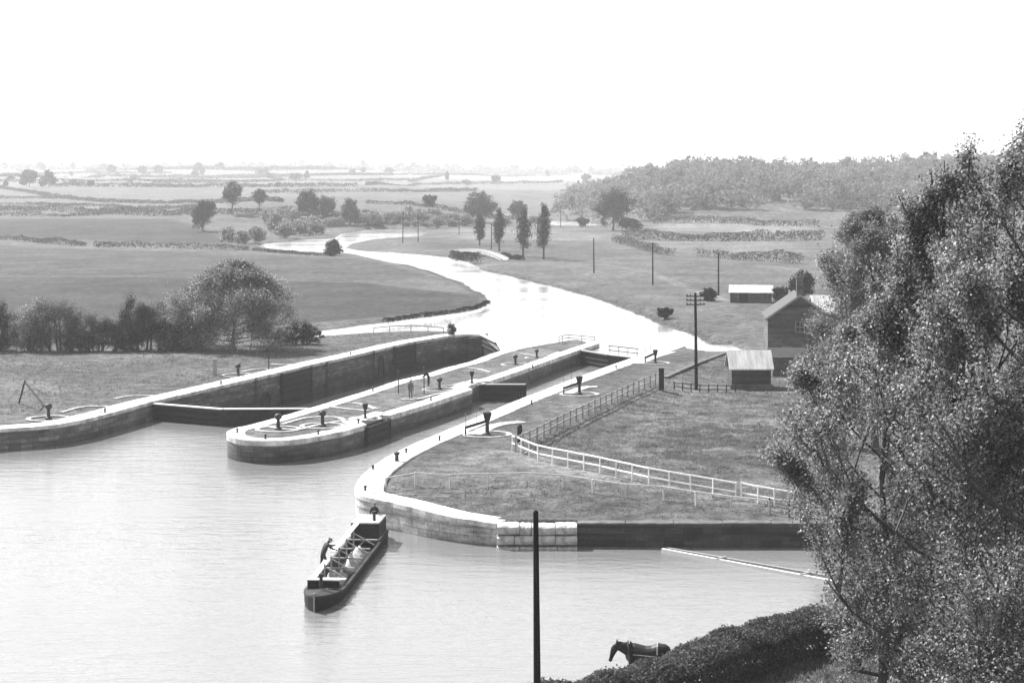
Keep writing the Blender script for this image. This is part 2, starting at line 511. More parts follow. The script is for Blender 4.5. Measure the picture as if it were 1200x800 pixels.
# ------------------------------------------------------------------ ground sheet
def build_terrain():
    rows = [-60, -40, -20, 0, 15, 28, 38, 46, 52, 57, 61, 64.5, 67.5]
    py = np.arange(880, 214, -1.0)
    rows += list(F * 21.3 / (py - HOR))
    rows += [5300, 6000, 7000, 8500, 10500]
    rows = np.array(rows)
    s = np.concatenate([np.linspace(-1.5, -.42, 30)[:-1], np.linspace(-.42, -.3, 30)[:-1], np.linspace(-.3, .3, 640), np.linspace(.3, .42, 30)[1:], np.linspace(.42, 1.5, 30)[1:]])
    W = np.maximum(rows, 40) + 20
    X = W[:, None] * s[None, :]
    Y = np.repeat(rows[:, None], len(s), 1)
    Z = np.zeros_like(X)
    near = rows < 1150
    Z[near] = terr(X[near], Y[near])
    Z[~near] = land(X[~near], Y[~near])
    nr, nc = X.shape
    V = np.stack([X, Y, Z], -1).reshape(-1, 3)
    i = np.arange(nr - 1)[:, None] * nc + np.arange(nc - 1)[None, :]
    Q = np.stack([i, i + 1, i + nc + 1, i + nc], -1).reshape(-1, 4)
    me = np_mesh('ground', V, Q)
    me.polygons.foreach_set('use_smooth', np.ones(len(Q), bool))
    # field tones: mown, grazed, ploughed, rough; far haze and a lit strip painted in
    T = np.ones(X.shape)
    xf, yf = X, Y
    def patch(poly_px, v, soft=4.0):
        poly = [ground(*p) for p in poly_px]
        d, _, ins = seg_dist(xf, yf, poly)
        sd = np.where(ins, d, -d)
        w = sstep(-soft, soft, sd)
        T[:] = T * (1 - w) + v * w
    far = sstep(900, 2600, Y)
    T[:] = 1.0 + .55 * far + .6 * far * np.sign(np.sin(X / 210 + 1.3 * np.sin(Y / 370))) * .5  # far fields paled with distance to carry the haze
    patch([(-40, 256), (190, 256), (240, 268), (285, 283), (240, 286), (100, 281), (-40, 274)], .44)
    patch([(-60, 324), (200, 325), (420, 331), (560, 346), (566, 358), (480, 368), (350, 380), (-60, 408)], .46, 1.5)
    patch([(-60, 286), (100, 292), (300, 298), (420, 303), (520, 326), (420, 330), (200, 324), (-60, 323)], .66, 1.5)
    patch([(690, 282), (930, 283), (950, 298), (810, 297), (760, 290)], 1.3)
    patch([(770, 259), (930, 262), (960, 270), (930, 273), (780, 271)], 1.6)
    patch([(640, 312), (700, 322), (950, 312), (955, 335), (850, 345), (720, 345), (640, 325)], .95)
    patch([(520, 268), (640, 268), (720, 276), (700, 282), (540, 280)], 1.35)
    patch([(480, 279), (700, 284), (720, 304), (640, 306), (500, 292)], .8)
    patch([(860, 840), (905, 800), (1000, 770), (1100, 760), (1150, 900)], 1.7, .6)  # grass paled to offset the shade of hedge and trees
    patch([(775, 520), (800, 512), (850, 514), (905, 518), (900, 528), (840, 523), (790, 526)], .6, 1.2)
    patch([(800, 535), (850, 531), (920, 540), (915, 552), (860, 545), (810, 543)], .65, 1.2)
    patch([(530, 585), (620, 580), (760, 592), (860, 604), (800, 610), (600, 606)], .85, 1.0)
    # worn track beside the fences
    def track(pts, w, v):
        poly = [ground(*p) for p in pts]
        d, _, _ = seg_dist(xf, yf, poly, closed=False)
        k = 1 - sstep(w * .5, w, d)
        T[:] = T * (1 - k) + v * k
    track([(530, 545), (575, 530), (600, 532), (640, 548), (740, 568), (880, 592)], 1.6, 1.5)
    track([(700, 309), (760, 318), (800, 335), (850, 352)], 1.6, 1.35)
    # trodden turf round the locks
    d, _, _ = seg_dist(xf, yf, [(p.x, p.y) for p in RW[2:10]], closed=False)
    k = 1 - sstep(2, 8, d); T[:] = T * (1 - k * .25)
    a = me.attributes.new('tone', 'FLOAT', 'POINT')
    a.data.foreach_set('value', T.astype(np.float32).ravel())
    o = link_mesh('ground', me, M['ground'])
    tag(o, kind='structure')
build_terrain()

# ------------------------------------------------------------------ water sheets
def sheet(name, pts, z, mat):
    me = bpy.data.meshes.new(name)
    me.from_pydata([(p[0], p[1], z) for p in pts], [], [tuple(range(len(pts)))])
    bm = bmesh.new(); bm.from_mesh(me)
    bmesh.ops.triangulate(bm, faces=bm.faces)
    for f in bm.faces:
        if f.normal.z < 0: f.normal_flip()
    bm.to_mesh(me); bm.free()
    return tag(link_mesh(name, me, mat), kind='structure')

# gate lines (on the coping plane)
GL1, GR1 = P(180, 469.5, ZC), P(345, 476, ZC)      # big lock, lower gates
GL2, GR2 = P(566, 391.5, ZC), P(590, 411, ZC)      # big lock, upper gates
gl2, gr2 = P(681, 409, ZC), P(741, 418.5, ZC)      # small lock, upper gates
big_face_mid = [p for p in LW]
lower = [(-500, -60), (-500, 240), (-60, 240), (GL1.x - 4, GL1.y + 1.2), (GL1.x, GL1.y), (GR1.x, GR1.y), (GR1.x + 4, GR1.y - .7),
         (P(470, 472, ZC).x, P(470, 472, ZC).y), (P(590, 425, ZC).x, P(590, 425, ZC).y), (P(670, 401, ZC).x, P(670, 401, ZC).y),
         (gl2.x, gl2.y), (gr2.x, gr2.y), (gr2.x + 6, gr2.y - 2), (30, 180), (120, 130), (120, -60)]
sheet('lower_river_water', lower, 0.0, M['water'])
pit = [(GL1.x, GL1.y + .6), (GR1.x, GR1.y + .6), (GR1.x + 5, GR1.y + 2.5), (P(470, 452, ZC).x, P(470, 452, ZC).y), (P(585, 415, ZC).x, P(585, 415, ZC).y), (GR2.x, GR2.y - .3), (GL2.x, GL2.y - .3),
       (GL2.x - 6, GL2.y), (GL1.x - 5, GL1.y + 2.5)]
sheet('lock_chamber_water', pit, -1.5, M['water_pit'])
upper = [(GL2.x, GL2.y), (GR2.x, GR2.y), (P(610, 409, ZC).x, P(610, 409, ZC).y), (P(668, 401.5, ZC).x, P(668, 401.5, ZC).y), (gl2.x, gl2.y + .5), (gr2.x, gr2.y + .5), (gr2.x + 3, gr2.y + 1.5),
         (40, 222), (60, 300), (80, 620), (150, 1150), (-400, 1150), (-330, 560), (-120, 240), (GL2.x - 10, GL2.y - 9)]
upper[-1] = (-60, 243); upper.append((GL2.x - 4, GL2.y - .6))
sheet('upper_river_water', upper, ZU, M['water_far'])

# ------------------------------------------------------------------ masonry walls
def offset(pts, d, closed=False):
    """shift a plan polyline to its left by d"""
    out = []
    n = len(pts)
    for i in range(n):
        if closed:
            a, b, c = Vector(pts[i - 1][:2]), Vector(pts[i][:2]), Vector(pts[(i + 1) % n][:2])
        else:
            a, b, c = Vector(pts[max(i - 1, 0)][:2]), Vector(pts[i][:2]), Vector(pts[min(i + 1, n - 1)][:2])
        d1 = (b - a); d2 = (c - b)
        if d1.length < 1e-6: d1 = d2
        if d2.length < 1e-6: d2 = d1
        d1.normalize(); d2.normalize()
        n1 = Vector((-d1.y, d1.x)); n2 = Vector((-d2.y, d2.x))
        m = (n1 + n2)
        m = m.normalized() if m.length > .2 else n1
        k = d / max(.45, m.dot(n1))
        out.append(Vector((b.x + m.x * k, b.y + m.y * k, pts[i][2] if len(pts[i]) > 2 else ZC)))
    return out

def densify(pts, step=3.0):
    out = []
    for a, b in zip(pts[:-1], pts[1:]):
        k = max(1, int((b - a).length / step))
        for i in range(k): out.append(a.lerp(b, i / k))
    out.append(pts[-1])
    return out

def wall(name, face, side, label, mat, thick=1.9, zbot=-3.0, cop=.32, over=.05, cat='lock wall', cop_mat=None, cop_w=None):
    """face: water-side top edge; side=+1 when the land lies to the left of the polyline"""
    face = densify(face, 2.5)
    back = offset(face, side * thick)
    m = MB()
    L = 0
    n = len(face)
    for i in range(n - 1):
        a, b = face[i], face[i + 1]; c, d = back[i], back[i + 1]
        l = (b - a).length
        za, zb = a.z - cop, b.z - cop
        vs = [(a.x, a.y, zbot), (b.x, b.y, zbot), (b.x, b.y, zb), (a.x, a.y, za), (c.x, c.y, zbot), (d.x, d.y, zbot), (d.x, d.y, zb), (c.x, c.y, za)]
        fs = [(0, 1, 2, 3), (3, 2, 6, 7), (4, 7, 6, 5)]
        u = [[(L, zbot), (L + l, zbot), (L + l, zb), (L, za)], [(L, 0), (L + l, 0), (L + l, thick), (L, thick)], [(L, zbot), (L, za), (L + l, zb), (L + l, zbot)]]
        if i == 0: fs.append((0, 3, 7, 4)); u.append([(0, zbot), (0, za), (thick, za), (thick, zbot)])
        if i == n - 2: fs.append((1, 5, 6, 2)); u.append([(0, zbot), (thick, zbot), (thick, zb), (0, zb)])
        m.add(vs, fs, u)
        L += l
    root = m.build(name, mat)
    cw = cop_w or thick
    f2 = offset(face, -side * over); b2 = offset(face, side * cw)
    c = MB()
    rr = random.Random(len(face))
    # coping laid as separate long stones with thin joints
    for i in range(n - 1):
        a, b, cc, d = f2[i], f2[i + 1], b2[i], b2[i + 1]
        jz = rr.uniform(-.012, .012)
        g0, g1 = .010, .990
        A = a.lerp(b, g0); B = a.lerp(b, g1); C_ = cc.lerp(d, g0); D = cc.lerp(d, g1)
        e = .03
        vs = []
        for zt in (-cop + .002, -e, 0):
            for q, o in ((A, C_), (B, D), (D, B), (C_, A)):
                p = q.lerp(o, .02 if zt == 0 else 0)
                vs.append((p.x, p.y, q.z + zt + (jz if zt > -.1 else 0)))
        fs = [(8, 9, 10, 11)]
        for k in (0, 4):
            for j in range(4):
                j2 = (j + 1) % 4
                fs.append((k + j, k + j2, k + 4 + j2, k + 4 + j))
        c.add(vs, fs)
    c.build('coping', cop_mat or M['coping'], root)
    tag(root, label, cat)
    return root

# left wall of the big lock: set-back recesses, not used by the built face
def with_recess(pts, ranges, depth, side):
    """pts with px tags -> inset between the listed index pairs"""
    return pts
i327 = left_wall_px.index((327, 436)); i364 = left_wall_px.index((364, 427)); i460 = left_wall_px.index((460, 405)); i485 = left_wall_px.index((485, 400))
def inset_between(face, i, j, depth, side):
    a, b = face[i], face[j]
    d = (b - a).normalized(); nrm = Vector((-d.y, d.x, 0)) * side * depth
    return face[:i] + [a, a + nrm, b + nrm, b] + face[j + 1:]
LWr = inset_between(LW, i460, i485, .9, 1)
LWr = inset_between(LWr, i327, i364, .9, 1)
def wall_with_steps(name, face, side, label, mat, **k):
    return wall(name, face, side, label, mat, **k)
# the face is built straight; dark folded gates stand for the recess shade
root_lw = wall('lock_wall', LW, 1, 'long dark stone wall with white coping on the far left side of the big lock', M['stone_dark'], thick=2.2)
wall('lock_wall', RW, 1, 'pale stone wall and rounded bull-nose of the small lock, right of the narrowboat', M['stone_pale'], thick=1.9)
# front quay
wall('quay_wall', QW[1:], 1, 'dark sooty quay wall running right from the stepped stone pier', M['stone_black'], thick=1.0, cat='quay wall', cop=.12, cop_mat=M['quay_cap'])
# stepped pier of big blocks
pr = empty('stone_pier', P(628, 612.5, 1.42))
a, b = P(582, 613, 1.42), P(676, 612.5, 1.42)
rp = random.Random(8)
for k, (dz0, dz1, out) in enumerate(((-2.6, -1.24, .7), (-1.24, -.62, .55), (-.62, .02, .34))):
    nb = (3, 4, 4)[k]
    cuts = [0] + sorted((q + rp.uniform(-.28, .28)) / nb for q in range(1, nb)) + [1]
    for q in range(nb):
        p0 = a.lerp(b, cuts[q]); p1 = a.lerp(b, cuts[q + 1])
        cx = (p0.x + p1.x) / 2 - pr.location.x
        m = MB(); L_ = p1.x - p0.x - .03; hz_ = (dz1 - dz0) - .02; n_ = 9
        # front profile bulges and is worn irregularly along the block
        pro = [(-.5, -.65), (-.5, .42), (-.36, .6), (0, .65), (.3, .6), (.46, .42), (.5, -.65)]
        vs = []; fs = []
        for i in range(n_ + 1):
            e = 1 - .10 * (abs(2 * i / n_ - 1) ** 6)
            for (zz, yy) in pro:
                wv = rp.uniform(-.03, .03) if yy > 0 else 0
                vs.append(((i / n_ - .5) * L_, -(yy * e) + wv, zz * hz_ + (rp.uniform(-.03, .02) if zz > .2 else 0)))
        c_ = len(pro)
        for i in range(n_):
            for j in range(c_):
                j2 = (j + 1) % c_; fs.append((i * c_ + j, i * c_ + j2, (i + 1) * c_ + j2, (i + 1) * c_ + j))
        fs.append(tuple(range(c_))); fs.append(tuple(n_ * c_ + j for j in range(c_)))
        o = m.add(vs, fs).build('stone_block', M['pier'], pr, bevel=.02)
        o.location = (cx, .1 - out + rp.uniform(-.06, .06), (dz0 + dz1) / 2 + (rp.uniform(-.05, .03) if k == 2 else 0))
tag(pr, 'stepped pier of big rounded pale blocks on the quay front', 'pier')

# island between the locks
isl_left = [(265.5, 508.5), (268, 503), (292, 498), (325, 489), (375, 474.5), (435, 456), (465, 446), (500, 438), (522, 431), (550, 424), (561, 420), (577, 414), (600, 407.5), (640, 400.5), (662, 397), (683, 396)]
isl_right = [(698, 399), (702, 402), (690, 406), (665, 414.5), (610, 434), (573, 446.5), (564, 446.2), (546, 453.2), (553, 456), (500, 473.5), (456, 486.5), (447, 485.6), (421, 493.6), (429, 497.3), (402, 505), (375, 510.5), (345, 515), (312, 516.5), (282, 515), (269, 511.5)]
def chaikin(p, k=2):
    for _ in range(k):
        q = [p[0]]
        for a, b in zip(p[:-1], p[1:]):
            q += [tuple(.75 * u + .25 * v for u, v in zip(a, b)), tuple(.25 * u + .75 * v for u, v in zip(a, b))]
        p = q + [p[-1]]
    return p
kq = isl_right.index((402, 505))
nose = chaikin(isl_right[kq:] + isl_left[:4], 2)
ISL = [P(x, y, ZC) for x, y in isl_left[4:] + isl_right[:kq] + nose]
def poly_area(p): return sum(p[i][0] * p[(i + 1) % len(p)][1] - p[(i + 1) % len(p)][0] * p[i][1] for i in range(len(p))) / 2
sgn = 1 if poly_area(ISL) > 0 else -1
def densify_closed(pts, step):
    return densify(list(pts) + [pts[0]], step)[:-1]
isl = densify_closed(ISL, 1.6)
inner = offset(isl, sgn * 1.45, True)
m = MB(); L = 0; n = len(isl); cop = .42
for i in range(n):
    a, b = isl[i], isl[(i + 1) % n]
    l = (b - a).length
    m.add([(a.x, a.y, -3), (b.x, b.y, -3), (b.x, b.y, ZC - cop), (a.x, a.y, ZC - cop)], [(0, 1, 2, 3)], [[(L, -3), (L + l, -3), (L + l, ZC - cop), (L, ZC - cop)]])
    L += l
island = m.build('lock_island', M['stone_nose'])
tag(island, 'long stone island with rounded nose and white coping between the two locks', 'lock island')
m = MB()
out_ = offset(isl, -sgn * .05, True)
rr = random.Random(3)
for i in range(n):
    j = (i + 1) % n
    a, b, c, d = out_[i], out_[j], inner[i], inner[j]
    jz = rr.uniform(-.012, .012)
    A, B, C_, D = a.lerp(b, .006), a.lerp(b, .994), c.lerp(d, .006), c.lerp(d, .994)
    vs = [(p.x, p.y, z) for z in (ZC - cop + .002, ZC + jz) for p in (A, B, D, C_)]
    m.add(vs, [(4, 5, 6, 7), (0, 1, 5, 4), (1, 2, 6, 5), (2, 3, 7, 6), (3, 0, 4, 7)])
m.build('coping', M['coping'], island)
me = bpy.data.meshes.new('turf')
me.from_pydata([(p.x, p.y, ZC - .05) for p in inner], [], [tuple(range(len(inner)))])
bm = bmesh.new(); bm.from_mesh(me); bmesh.ops.triangulate(bm, faces=bm.faces)
bmesh.ops.recalc_face_normals(bm, faces=bm.faces)
for f in bm.faces:
    if f.normal.z < 0: f.normal_flip()
bm.to_mesh(me); bm.free()
at = me.attributes.new('tone', 'FLOAT', 'POINT'); at.data.foreach_set('value', np.full(len(me.vertices), 1.1, np.float32))
link_mesh('turf', me, M['ground'], island)

# recess panels, culvert mouths and ladders in the big left wall
def wall_frame(p0, p1):
    d = (p1 - p0); d.z = 0; d.normalize()
    return d, Vector((d.y, -d.x, 0))       # along, towards the water
def on_left(px):
    for (x0, _), (x1, _), A, B in zip(left_wall_px[:-1], left_wall_px[1:], LW[:-1], LW[1:]):
        if x0 <= px <= x1:
            # interpolate on the ground so that the pixel column is right
            t = 0.5
            lo, hi = 0.0, 1.0
            for _ in range(40):
                t = (lo + hi) / 2
                p = A.lerp(B, t)
                if 600 + F * p.x / p.y < px: lo = t
                else: hi = t
            return A.lerp(B, t), (B - A).normalized()
def folded_gate(px0, px1, label):
    p0, _ = on_left(px0); p1, _ = on_left(px1)
    d, w = wall_frame(p0, p1)
    r = empty('lock_gate', p0)
    L = (p1 - p0).length
    m = MB()
    off = w * .16
    m.beam(off + Vector((0, 0, -2.4)) + d * .1, off + Vector((0, 0, -2.4)) + d * (L - .1), .24, 4.2)
    m.build('planking', M['wood_dark'], r)  # timber kept extra dark so the recess reads as shaded
    for z in (-.35, -.95, -1.6, -2.3, -3.1):
        MB().beam(off + w * .16 + d * .05 + Vector((0, 0, z)), off + w * .16 + d * (L - .05) + Vector((0, 0, z)), .12, .24).build('cross_beam', M['wood_gate'], r)
    m = MB()
    m.beam(off + Vector((0, 0, -2.3)), off + Vector((0, 0, -.18)), .4, .34)
    m.build('heel_post', M['wood_gate'], r)
    m = MB()
    m.beam(off + d * L + Vector((0, 0, -4.4)), off + d * L + Vector((0, 0, -.18)), .36, .32)
    m.build('mitre_post', M['wood_gate'], r)
    tag(r, label, 'lock gate')
def folded_between(p0, p1, label):
    global on_left
    keep = on_left
    on_left = lambda q: ((p0, None) if q == 0 else (p1, None))
    folded_gate(0, 1, label)
    on_left = keep
folded_between(P(427, 497.5, ZC), P(454, 487.6, ZC), 'open dark gate folded into the first notch of the island')
folded_gate(329, 363, 'open dark timber gate folded against the big lock wall, nearer the camera')
folded_gate(461, 485, 'open dark timber gate folded against the big lock wall, farther of the two')

def ladder(px, label):
    p, d = on_left(px); w = Vector((d.y, -d.x, 0))
    r = empty('wall_ladder', p)
    for s in (-.2, .2):
        MB().beam(w * .12 + d * s + Vector((0, 0, .0)), w * .12 + d * s + Vector((0, 0, -4)), .07, .07).build('stile', M['iron'], r)
    me = None
    for k in range(13):
        if me is None:
            ob = MB().beam(w * .12 + d * -.2, w * .12 + d * .2, .04, .04).build('rung', M['iron'], r); me = ob.data
        else:
            ob = bpy.data.objects.new('rung', me); COL.objects.link(ob); ob.parent = r
        ob.location.z = -.3 - k * .29
    tag(r, label, 'ladder')
ladder(382, 'iron ladder down the big lock wall just beyond the nearer folded gate')
ladder(437, 'iron ladder down the big lock wall just short of the farther folded gate')
ladder(299, 'iron ladder down the big lock wall just above the closed lower gates')

def culvert(px, dz, label, arch=True):
    p, d = on_left(px); w = Vector((d.y, -d.x, 0))
    r = empty('culvert_mouth', p + Vector((0, 0, dz)))
    m = MB(); W, Hh = .75, 1.9
    outl = [(-W, -Hh)] + [(-W * math.cos(t), W * math.sin(t)) for t in [math.pi * k / 10 for k in range(11)]] + [(W, -Hh)]
    vs = [w * .03 + d * x + Vector((0, 0, y)) for x, y in outl] + [-w * .2 + d * x + Vector((0, 0, y)) for x, y in outl]
    n = len(outl)
    m.add(vs, [tuple(range(n)), tuple(range(2 * n - 1, n - 1, -1))] + [(i, (i + 1) % n, n + (i + 1) % n, n + i) for i in range(n)])
    m.build('opening', M['coal'], r)  # solid dark slab in place of the shaded hollow
    m = MB()
    pts = [w * .06 + d * x * 1.12 + Vector((0, 0, y * 1.1 if y > 0 else y)) for x, y in outl]
    m.tube(pts, .11, 6)
    m.build('arch_stone', M['stone_dark'], r)
    tag(r, label, 'culvert')
culvert(446, -1.75, 'dark arched culvert mouth in the big lock wall beside the farther folded gate')
culvert(311, -2.6, 'dark arched culvert mouth low in the big lock wall above the closed gates')

# ------------------------------------------------------------------ lock gates
def gate_leaf(a, b, label, zb=-2.0, rail=True, top=.0, walk_mat=None, posts=4, double=False, name='lock_gate'):
    r = empty(name, a)
    v = b - a; L = v.length; d = v.normalized(); w = Vector((d.y, -d.x, 0))
    O = Vector((0, 0, 0))
    m = MB()
    k = int(L / .3)
    for i in range(k):
        q = d * (L * (i + .5) / k)
        m.box((q.x, q.y, (zb + top - .25) / 2 - a.z * 0), (L / k - .015, .16, (top - .25) - (zb - a.z)), math.atan2(d.y, d.x))
    for o_ in range(0): pass
    m.v = [(x, y, z + (-a.z) / 2 + 0.0) for x, y, z in m.v]
    m.build('planking', M['wood_gate'], r)
    for z in (-.32, -.85, -1.4):
        MB().beam(w * .17 + Vector((0, 0, z)), w * .17 + d * L + Vector((0, 0, z)), .16, .24).build('cross_beam', M['wood_dark'], r)
    for e, nm in ((0, 'heel_post'), (1, 'mitre_post')):
        m = MB(); q = d * (L * (.02 + .96 * e))
        m.beam(q + Vector((0, 0, zb - a.z)), q + Vector((0, 0, top - .06)), .34, .34)
        m.build(nm, M['wood_dark'], r)
    m = MB()
    m.beam(Vector((0, 0, top - .09)) + w * .1, Vector((0, 0, top - .09)) + w * .1 + d * L, .62, .09)
    m.build('walkway', walk_mat or M['pale_wood'], r)
    if rail:
        for i in range(posts):
            q = d * (L * (i + .15) / (posts - .7))
            MB().beam(q - w * .12 + Vector((0, 0, top)), q - w * .12 + Vector((0, 0, top + 1.0)), .07, .07).build('rail_post', M['wood_dark'], r)
        for z in ((.98,) if not double else (.45, .98)):
            MB().beam(-w * .12 + Vector((0, 0, top + z)), -w * .12 + d * L + Vector((0, 0, top + z)), .07, .09).build('handrail', M['wood_dark'], r)
    tag(r, label, 'lock gate')
    return r
mid = P(262, 476, ZC)
gate_leaf(GL1 + Vector((0, 0, -.15)), mid + Vector((0, 0, -.15)), 'closed lower gate leaf of the big lock against the far left wall', rail=False)
gate_leaf(GR1 + Vector((1.2, .2, -.15)), mid + Vector((0, 0, -.15)), 'closed lower gate leaf of the big lock against the island', rail=False)
mid2 = (GL2 + GR2) / 2 + Vector((.6, 1.2, 0))
gate_leaf(GL2, mid2, 'closed upper gate leaf at the far end of the big lock', rail=False)
gate_leaf(GR2, mid2, 'closed upper gate leaf of the big lock on the island side', rail=False)
gate_leaf(P(562, 449, ZC), P(616, 449, ZC), 'closed dark gate leaf standing half across the small lock', rail=False, walk_mat=M['wood_grey'])
midg = P(714, 414.5, ZC)
gate_leaf(gl2, midg, 'dark upper gate leaf of the small lock on the island side', rail=False, walk_mat=M['wood_grey'])
gate_leaf(gr2 + Vector((.8, 0, 0)), midg, 'upper gate leaf of the small lock carrying a railing over the water', rail=True, posts=4, double=True)

# ------------------------------------------------------------------ capstans and bollards
def make_capstan(kind):
    r = empty('capstan')
    m = MB(); m.ring(1.55, 1.95, -.06, .035, n=44); m.build('stone_ring', M['paving'], r)
    if kind == 'tall':
        m = MB(); m.lathe([(.26, -.05), (.26, .08), (.15, .14), (.13, .95), (.2, 1.0)], n=12); m.build('post', M['iron'], r, smooth=False)
        m = MB(); m.lathe([(.16, 1.0), (.2, 1.06), (.31, 1.45), (.34, 1.58), (.34, 1.7), (.22, 1.74)], n=14); m.build('drum', M['wood_dark'], r)
    else:
        m = MB(); m.lathe([(.3, -.05), (.3, .08), (.16, .14), (.14, .78), (.18, .82)], n=12); m.build('post', M['iron'], r)
        m = MB(); m.lathe([(.18, .82), (.29, .9), (.32, 1.1), (.26, 1.22), (.1, 1.3)], n=14); m.build('drum', M['iron'], r, smooth=True)
    return r
first = {}
def capstan(px, py, kind, label, sc=1.0, rz=0.0, ring=True):
    if kind not in first:
        first[kind] = o = make_capstan(kind)
    else:
        o = copy_tree(first[kind])
    o.location = P(px, py, ZC + (.0 if ring else .0)); o.scale = (sc, sc, sc); o.rotation_euler.z = rz
    tag(o, label, 'capstan', 'capstans beside the locks')
    return o
capstan(57, 490, 'short', 'short knobbed capstan on the left bank near the timber A-frame', 1.0)
capstan(279, 439.5, 'short', 'short knobbed capstan on the left bank above the closed lower gates', .95)
capstan(326, 502.5, 'short', 'short capstan with pale cap nearest the rounded nose of the island', 1.0)
capstan(378, 498.5, 'short', 'short dark capstan second from the rounded nose of the island', 1.0)
capstan(428, 490, 'tall', 'wide-headed capstan at the edge of the first notch in the island', .75)
capstan(515, 456, 'short', 'short capstan in the middle of the island beside the stooping man', .9)
capstan(553, 449, 'tall', 'wide-headed capstan at the island edge above the half-closed gate', .72, .7)
capstan(604, 427, 'short', 'short capstan on the far half of the island, in an oval stone ring', .85)
capstan(629, 419, 'short', 'small capstan farthest along the island', .75)
c1 = capstan(571, 508.5, 'tall', 'tall hopper-headed capstan on the right bank nearest the white fence', 1.05)
c2 = capstan(679, 461.5, 'tall', 'tall hopper-headed capstan halfway along the right bank', 1.0, .3)
c3 = capstan(768, 425, 'tall', 'tall capstan at the far upstream end of the right bank', .85, .8)
def sweep_beam(at, label, L=2.0):
    r = empty('sluice_beam', at)
    a = Vector((-.1, .1, 1.05)); b = Vector((-L * .92, -L * .35, .62))
    m = MB(); m.beam(a, b, .2, .2); m.build('beam', M['wood_dark'], r)
    for t in (.45, .98):
        q = a.lerp(b, t); MB().beam(q, q + Vector((0, 0, 1.2)), .05, .05).build('rail_post', M['wood_grey'], r)
    m = MB(); q0 = a.lerp(b, .98); m.beam(q0, Vector((q0.x, q0.y, -.0)), .12, .12); m.build('foot', M['wood_dark'], r)
    tag(r, label, 'beam')
sweep_beam(c1.location, 'dark sluice beam sloping from the capstan nearest the white fence', 1.95)
sweep_beam(c2.location, 'dark sluice beam sloping from the middle capstan of the right bank', 1.7)
sweep_beam(c3.location, 'dark sluice beam at the far capstan of the right bank', 1.3)

bol = None
def bollard(p, label, sc=1.0):
    global bol
    if bol is None:
        bol = MB().lathe([(.17, -.05), (.17, .05), (.12, .12), (.11, .42), (.19, .5), (.19, .58), (.1, .63)], n=12).build('mooring_bollard', M['iron'], smooth=True)
        o = bol
    else:
        o = bol.copy(); COL.objects.link(o)
    o.location = p; o.scale = (sc * .62,) * 3
    tag(o, label, 'bollard', 'iron bollards on the copings')
for x, y, s, l in [(437, 551, 1, 'small iron bollard on the bull-nose coping, below the stout one'), (465, 541, 1.9, 'stoutest iron bollard on the small lock coping'),
                   (476, 531, 1, 'small iron bollard just above the stout one on the right coping'), (515, 516, 1, 'small iron bollard below the capstan with the sluice beam'),
                   (428, 576, 1.1, 'iron bollard at the corner of the bull-nose above the boat'), (623, 473, .9, 'iron bollard on the right coping opposite the half-closed gate'),
                   (722, 432, .9, 'iron bollard on the right coping near the upper gates'),
                   (278, 507, 1, 'iron bollard on the left rim of the island nose'), (311, 514, 1, 'iron bollard on the front rim of the island nose'),
                   (373, 509, 1, 'iron bollard on the right rim of the island nose'), (420, 496, 1, 'iron bollard between the island nose and its first notch'),
                   (505, 469, 1, 'iron bollard on the right rim of the island below the stooping man'), (437, 458, 1, 'iron bollard on the big-lock rim of the island'),
                   (123, 483, 1, 'iron bollard on the left bank coping below the closed gates'), (259, 450.5, 1, 'iron bollard on the left bank coping above the closed gates'),
                   (411, 416, 1, 'iron bollard on the big lock coping beyond the nearer folded gate'), (624, 431, .9, 'iron bollard on the small-lock rim at the far half of the island')]:
    bollard(P(x, y, ZC), l, s)

# white stone aprons laid in the turf (curved walkways for the capstan hands)
def apron(pts, w, label, z=ZC + .0):
    face = densify([P(x, y, z) for x, y in chaikin(pts, 2)], .8)
    a, b = offset(face, w / 2), offset(face, -w / 2)
    m = MB()
    for i in range(len(face) - 1):
        m.add([(p.x, p.y, zz) for zz in (z - .15, z + .03) for p in (b[i], b[i + 1], a[i + 1], a[i])],
              [(4, 5, 6, 7), (0, 1, 5, 4), (1, 2, 6, 5), (2, 3, 7, 6), (3, 0, 4, 7)])
    o = m.build('stone_kerb', M['paving'])
    tag(o, label, 'stone kerb', 'white kerbs in the lock turf')
apron([(72, 483), (95, 476), (125, 475.5), (130, 478), (112, 484)], .4, 'white looped kerb on the left bank beside the A-frame capstan')
apron([(134, 467), (150, 463.5), (180, 463), (195, 465)], .4, 'thin white kerb on the left bank above the end of the closed gates')
apron([(282, 435.5), (300, 432), (318, 432), (322, 435)], .4, 'white looped kerb beside the second left-bank capstan')
apron([(317, 426.5), (335, 427.5), (362, 425)], .5, 'thin white kerb above the nearer folded gate')
apron([(300, 497), (345, 505), (372, 497), (420, 490)], .45, 'curved white kerb between the two capstans of the island nose')
apron([(330, 497), (360, 488), (395, 488), (405, 492)], .45, 'white kerb behind the two capstans of the island nose')
apron([(385, 476), (408, 479), (432, 481)], .5, 'white kerb crossing the island behind the first notch')
apron([(412, 472), (425, 473), (441, 479)], .5, 'pointed white kerb on the island beside the big lock')
apron([(470, 468), (490, 468), (512, 461), (545, 456)], .4, 'white kerb in the middle of the island')
apron([(500, 452), (530, 452), (545, 447)], .4, 'white kerb behind the stooping man')
apron([(548, 431), (562, 432), (575, 436)], .4, 'pointed white kerb beyond the wide-headed island capstan')
apron([(610, 414), (640, 418), (655, 412)], .4, 'white kerb near the upstream end of the island')
apron([(555, 509), (580, 497), (612, 494)], 1.3, 'white paved spur from the small lock coping to the nearest right-bank capstan')
apron([(665, 461), (685, 453), (700, 453)], 1.2, 'white paved spur at the middle right-bank capstan')
apron([(745, 426), (765, 418), (786, 412)], 1.6, 'white paved spur at the far right-bank capstan')

